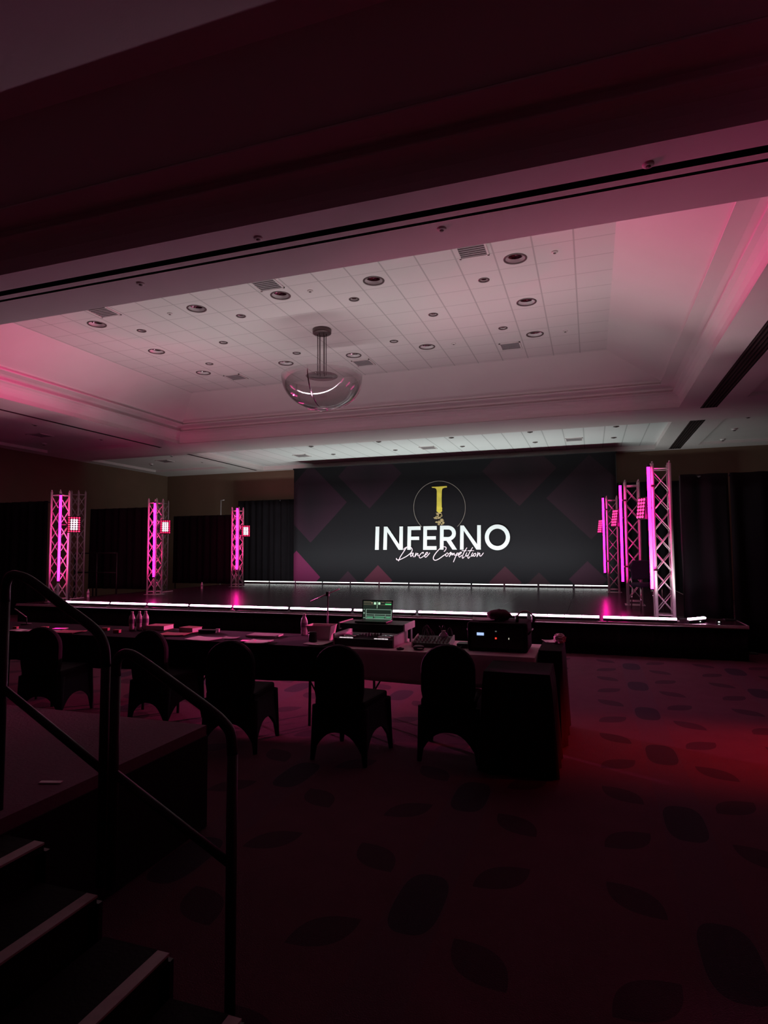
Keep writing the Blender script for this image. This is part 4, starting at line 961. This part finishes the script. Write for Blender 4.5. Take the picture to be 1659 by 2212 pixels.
# thin slanted stick at far left, not a lamp
a, b = at(32, 1315, Y=5.8), at(57, 1333, Y=5.8); t = thing('reading_lamp', 'slim slanted lamp arm standing on the leftmost table', 'lamp', (b.x, 5.8, CT))
bm = new(); tube(bm, [(a.x-b.x, 0, a.z-CT), (0, 0, b.z-CT)], .007, 8); finish('arm', bm, M['silver_case'], t)
bm = new(); tube(bm, [(0, 0, b.z-CT), (.01, 0, .01)], .006, 8); finish('stem', bm, M['black_metal'], t)
bm = new(); lathe(bm, [(.06, 0), (.06, .012), (.001, .014)], n=20); finish('base', bm, M['black_metal'], t)
# ------------------------------------------------------------------ riser, stairs and handrails at the left
RZ_ = .60; rx1, ry0, ry1 = -2.235, 1.20, 3.21
rs = thing('riser_platform', 'low carpeted riser platform with black skirt behind the handrails', 'platform', (rx1, ry1, 0))
bm = new(); box(bm, (-1.83, (ry0-ry1)/2, RZ_-.03), (3.66, ry1-ry0, .06)); finish('deck', bm, M['grey_deck'], rs)
bm = new()
pleats(bm, -3.66, 0, 0., 0.005, RZ_-.06, .008, .2, seed=11)
finish('far_skirt', bm, M['cloth_black'], rs)
bm = new(); slab(bm, [(-.0, .005), (0.01, .005), (.01, RZ_-.06), (0, RZ_-.06)], -(ry1-ry0), 0); finish('side_skirt', bm, M['cloth_black'], rs)
bm = new(); box(bm, (0, 0, .003), (.10, .025, .004)); o = finish('tape_strip', bm, M['paper']); o.location = (-2.36, 2.20, RZ_+.002); o.rotation_euler = (0, 0, .3); tag(o, 'short pale strip of tape on the edge of the riser deck', 'tape')
YS = 1.87
su = thing('stair_unit', 'black portable steps with pale worn edges going down from the riser', 'stairs', (-1.6, YS, 0))
for X_, z in ((-2.02, .54), (-1.76, .39), (-1.44, .25), (-1.15, .10)):
    wt = .20 if z > .5 else .28
    bm = new(); box(bm, (X_-wt/2+1.6, -1.0, z-.02), (wt, 1.98, .035)); tr = finish('tread', bm, M['tread'], su)
    bm = new(); box(bm, (X_-.012+1.6, -1.0, z-.0), (.05, 1.96, .008)); finish('nosing', bm, M['nosing'], tr, label='pale worn step edge')
    bm = new(); box(bm, (X_-.03+1.6, -1.0, (z-.04)/2), (.02, 1.94, z-.045)); finish('riser_board', bm, M['tread'], su)
bm = new(); slab(bm, [(-.62, 0), (.45, 0), (.45, .06), (.16, .06), (.16, .21), (-.16, .21), (-.16, .35), (-.42, .35), (-.42, .5), (-.62, .5)], -.0, .02); finish('side_frame', bm, M['black_metal'], su)
bm = new(); slab(bm, [(-.62, 0), (.45, 0), (.45, .06), (.16, .06), (.16, .21), (-.16, .21), (-.16, .35), (-.42, .35), (-.42, .5), (-.62, .5)], -2.02, -2.0); finish('side_frame', bm, M['black_metal'], su)
YR = 1.91
def handrail(label, pts, posts, mid):
    t = thing('handrail', label, 'handrail', (pts[0][0], YR, 0)); x0 = pts[0][0]
    bm = new(); tube(bm, catmull([(x-x0, 0, z) for x, z in pts], 5), .019, 12); finish('top_rail', bm, M['black_metal'], t)
    for x, z0_, z1_ in posts:
        bm = new(); tube(bm, [(x-x0, 0, z0_), (x-x0, 0, z1_)], .019, 12); finish('post', bm, M['black_metal'], t)
    bm = new(); tube(bm, [(mid[0]-x0, 0, mid[1]), (mid[2]-x0, 0, mid[3])], .016, 10); finish('mid_rail', bm, M['black_metal'], t)
    return t
def rp(px, py): p = at(px, py, Y=YR); return (p.x, p.z)
la_ = [rp(11, 1300), rp(13, 1262), rp(22, 1244), rp(40, 1243), rp(70, 1257), rp(130, 1303), rp(190, 1347), rp(215, 1372), rp(226, 1400), rp(229, 1440)]
handrail('upper black tube handrail rising from the riser steps', la_, [(la_[0][0], RZ_, la_[0][1]), (la_[-1][0], .39, la_[-1][1])], (*rp(11, 1490), *rp(228, 1668)))
lb_ = [rp(250, 1460), rp(252, 1430), rp(262, 1415), rp(280, 1413), rp(310, 1430), rp(380, 1481), rp(450, 1532), rp(482, 1560), rp(498, 1585), rp(502, 1630)]
handrail('lower black tube handrail ending beside the bottom step', lb_, [(lb_[0][0], .39, lb_[0][1]), (lb_[-1][0], .0, lb_[-1][1])], (*rp(250, 1672), *rp(500, 1868)))
# ------------------------------------------------------------------ red lamp added out of view at the right for the red floor light
RWX, RWY, RWZ = 6.9, 6.0, 1.6
rw_ = thing('wash_light', 'red wash lamp on a tall stand near the right wall', 'stage light', (RWX, RWY, 0))
bm = new(); tube(bm, [(0, 0, 0), (0, 0, RWZ-.14)], .02, 10)
for k in range(3): tube(bm, [(0, 0, .5), (.4*math.cos(2.1*k), .4*math.sin(2.1*k), .01)], .012, 8)
finish('stand', bm, M['black_metal'], rw_)
bm = new(); box(bm, (0, 0, RWZ), (.16, .24, .24)); finish('housing', bm, M['black_metal'], rw_, bevel=.01)
bm = new(); box(bm, (-.084, 0, RWZ), (.008, .18, .16)); finish('lens', bm, em('red_lens', (1, .01, .01), 2.), rw_)
spot('red_beam', (RWX-.12, RWY, RWZ), (2.2, 5.75, .0), ADDED_RED_WASH, (1., .006, .010), 23, 1., .25)
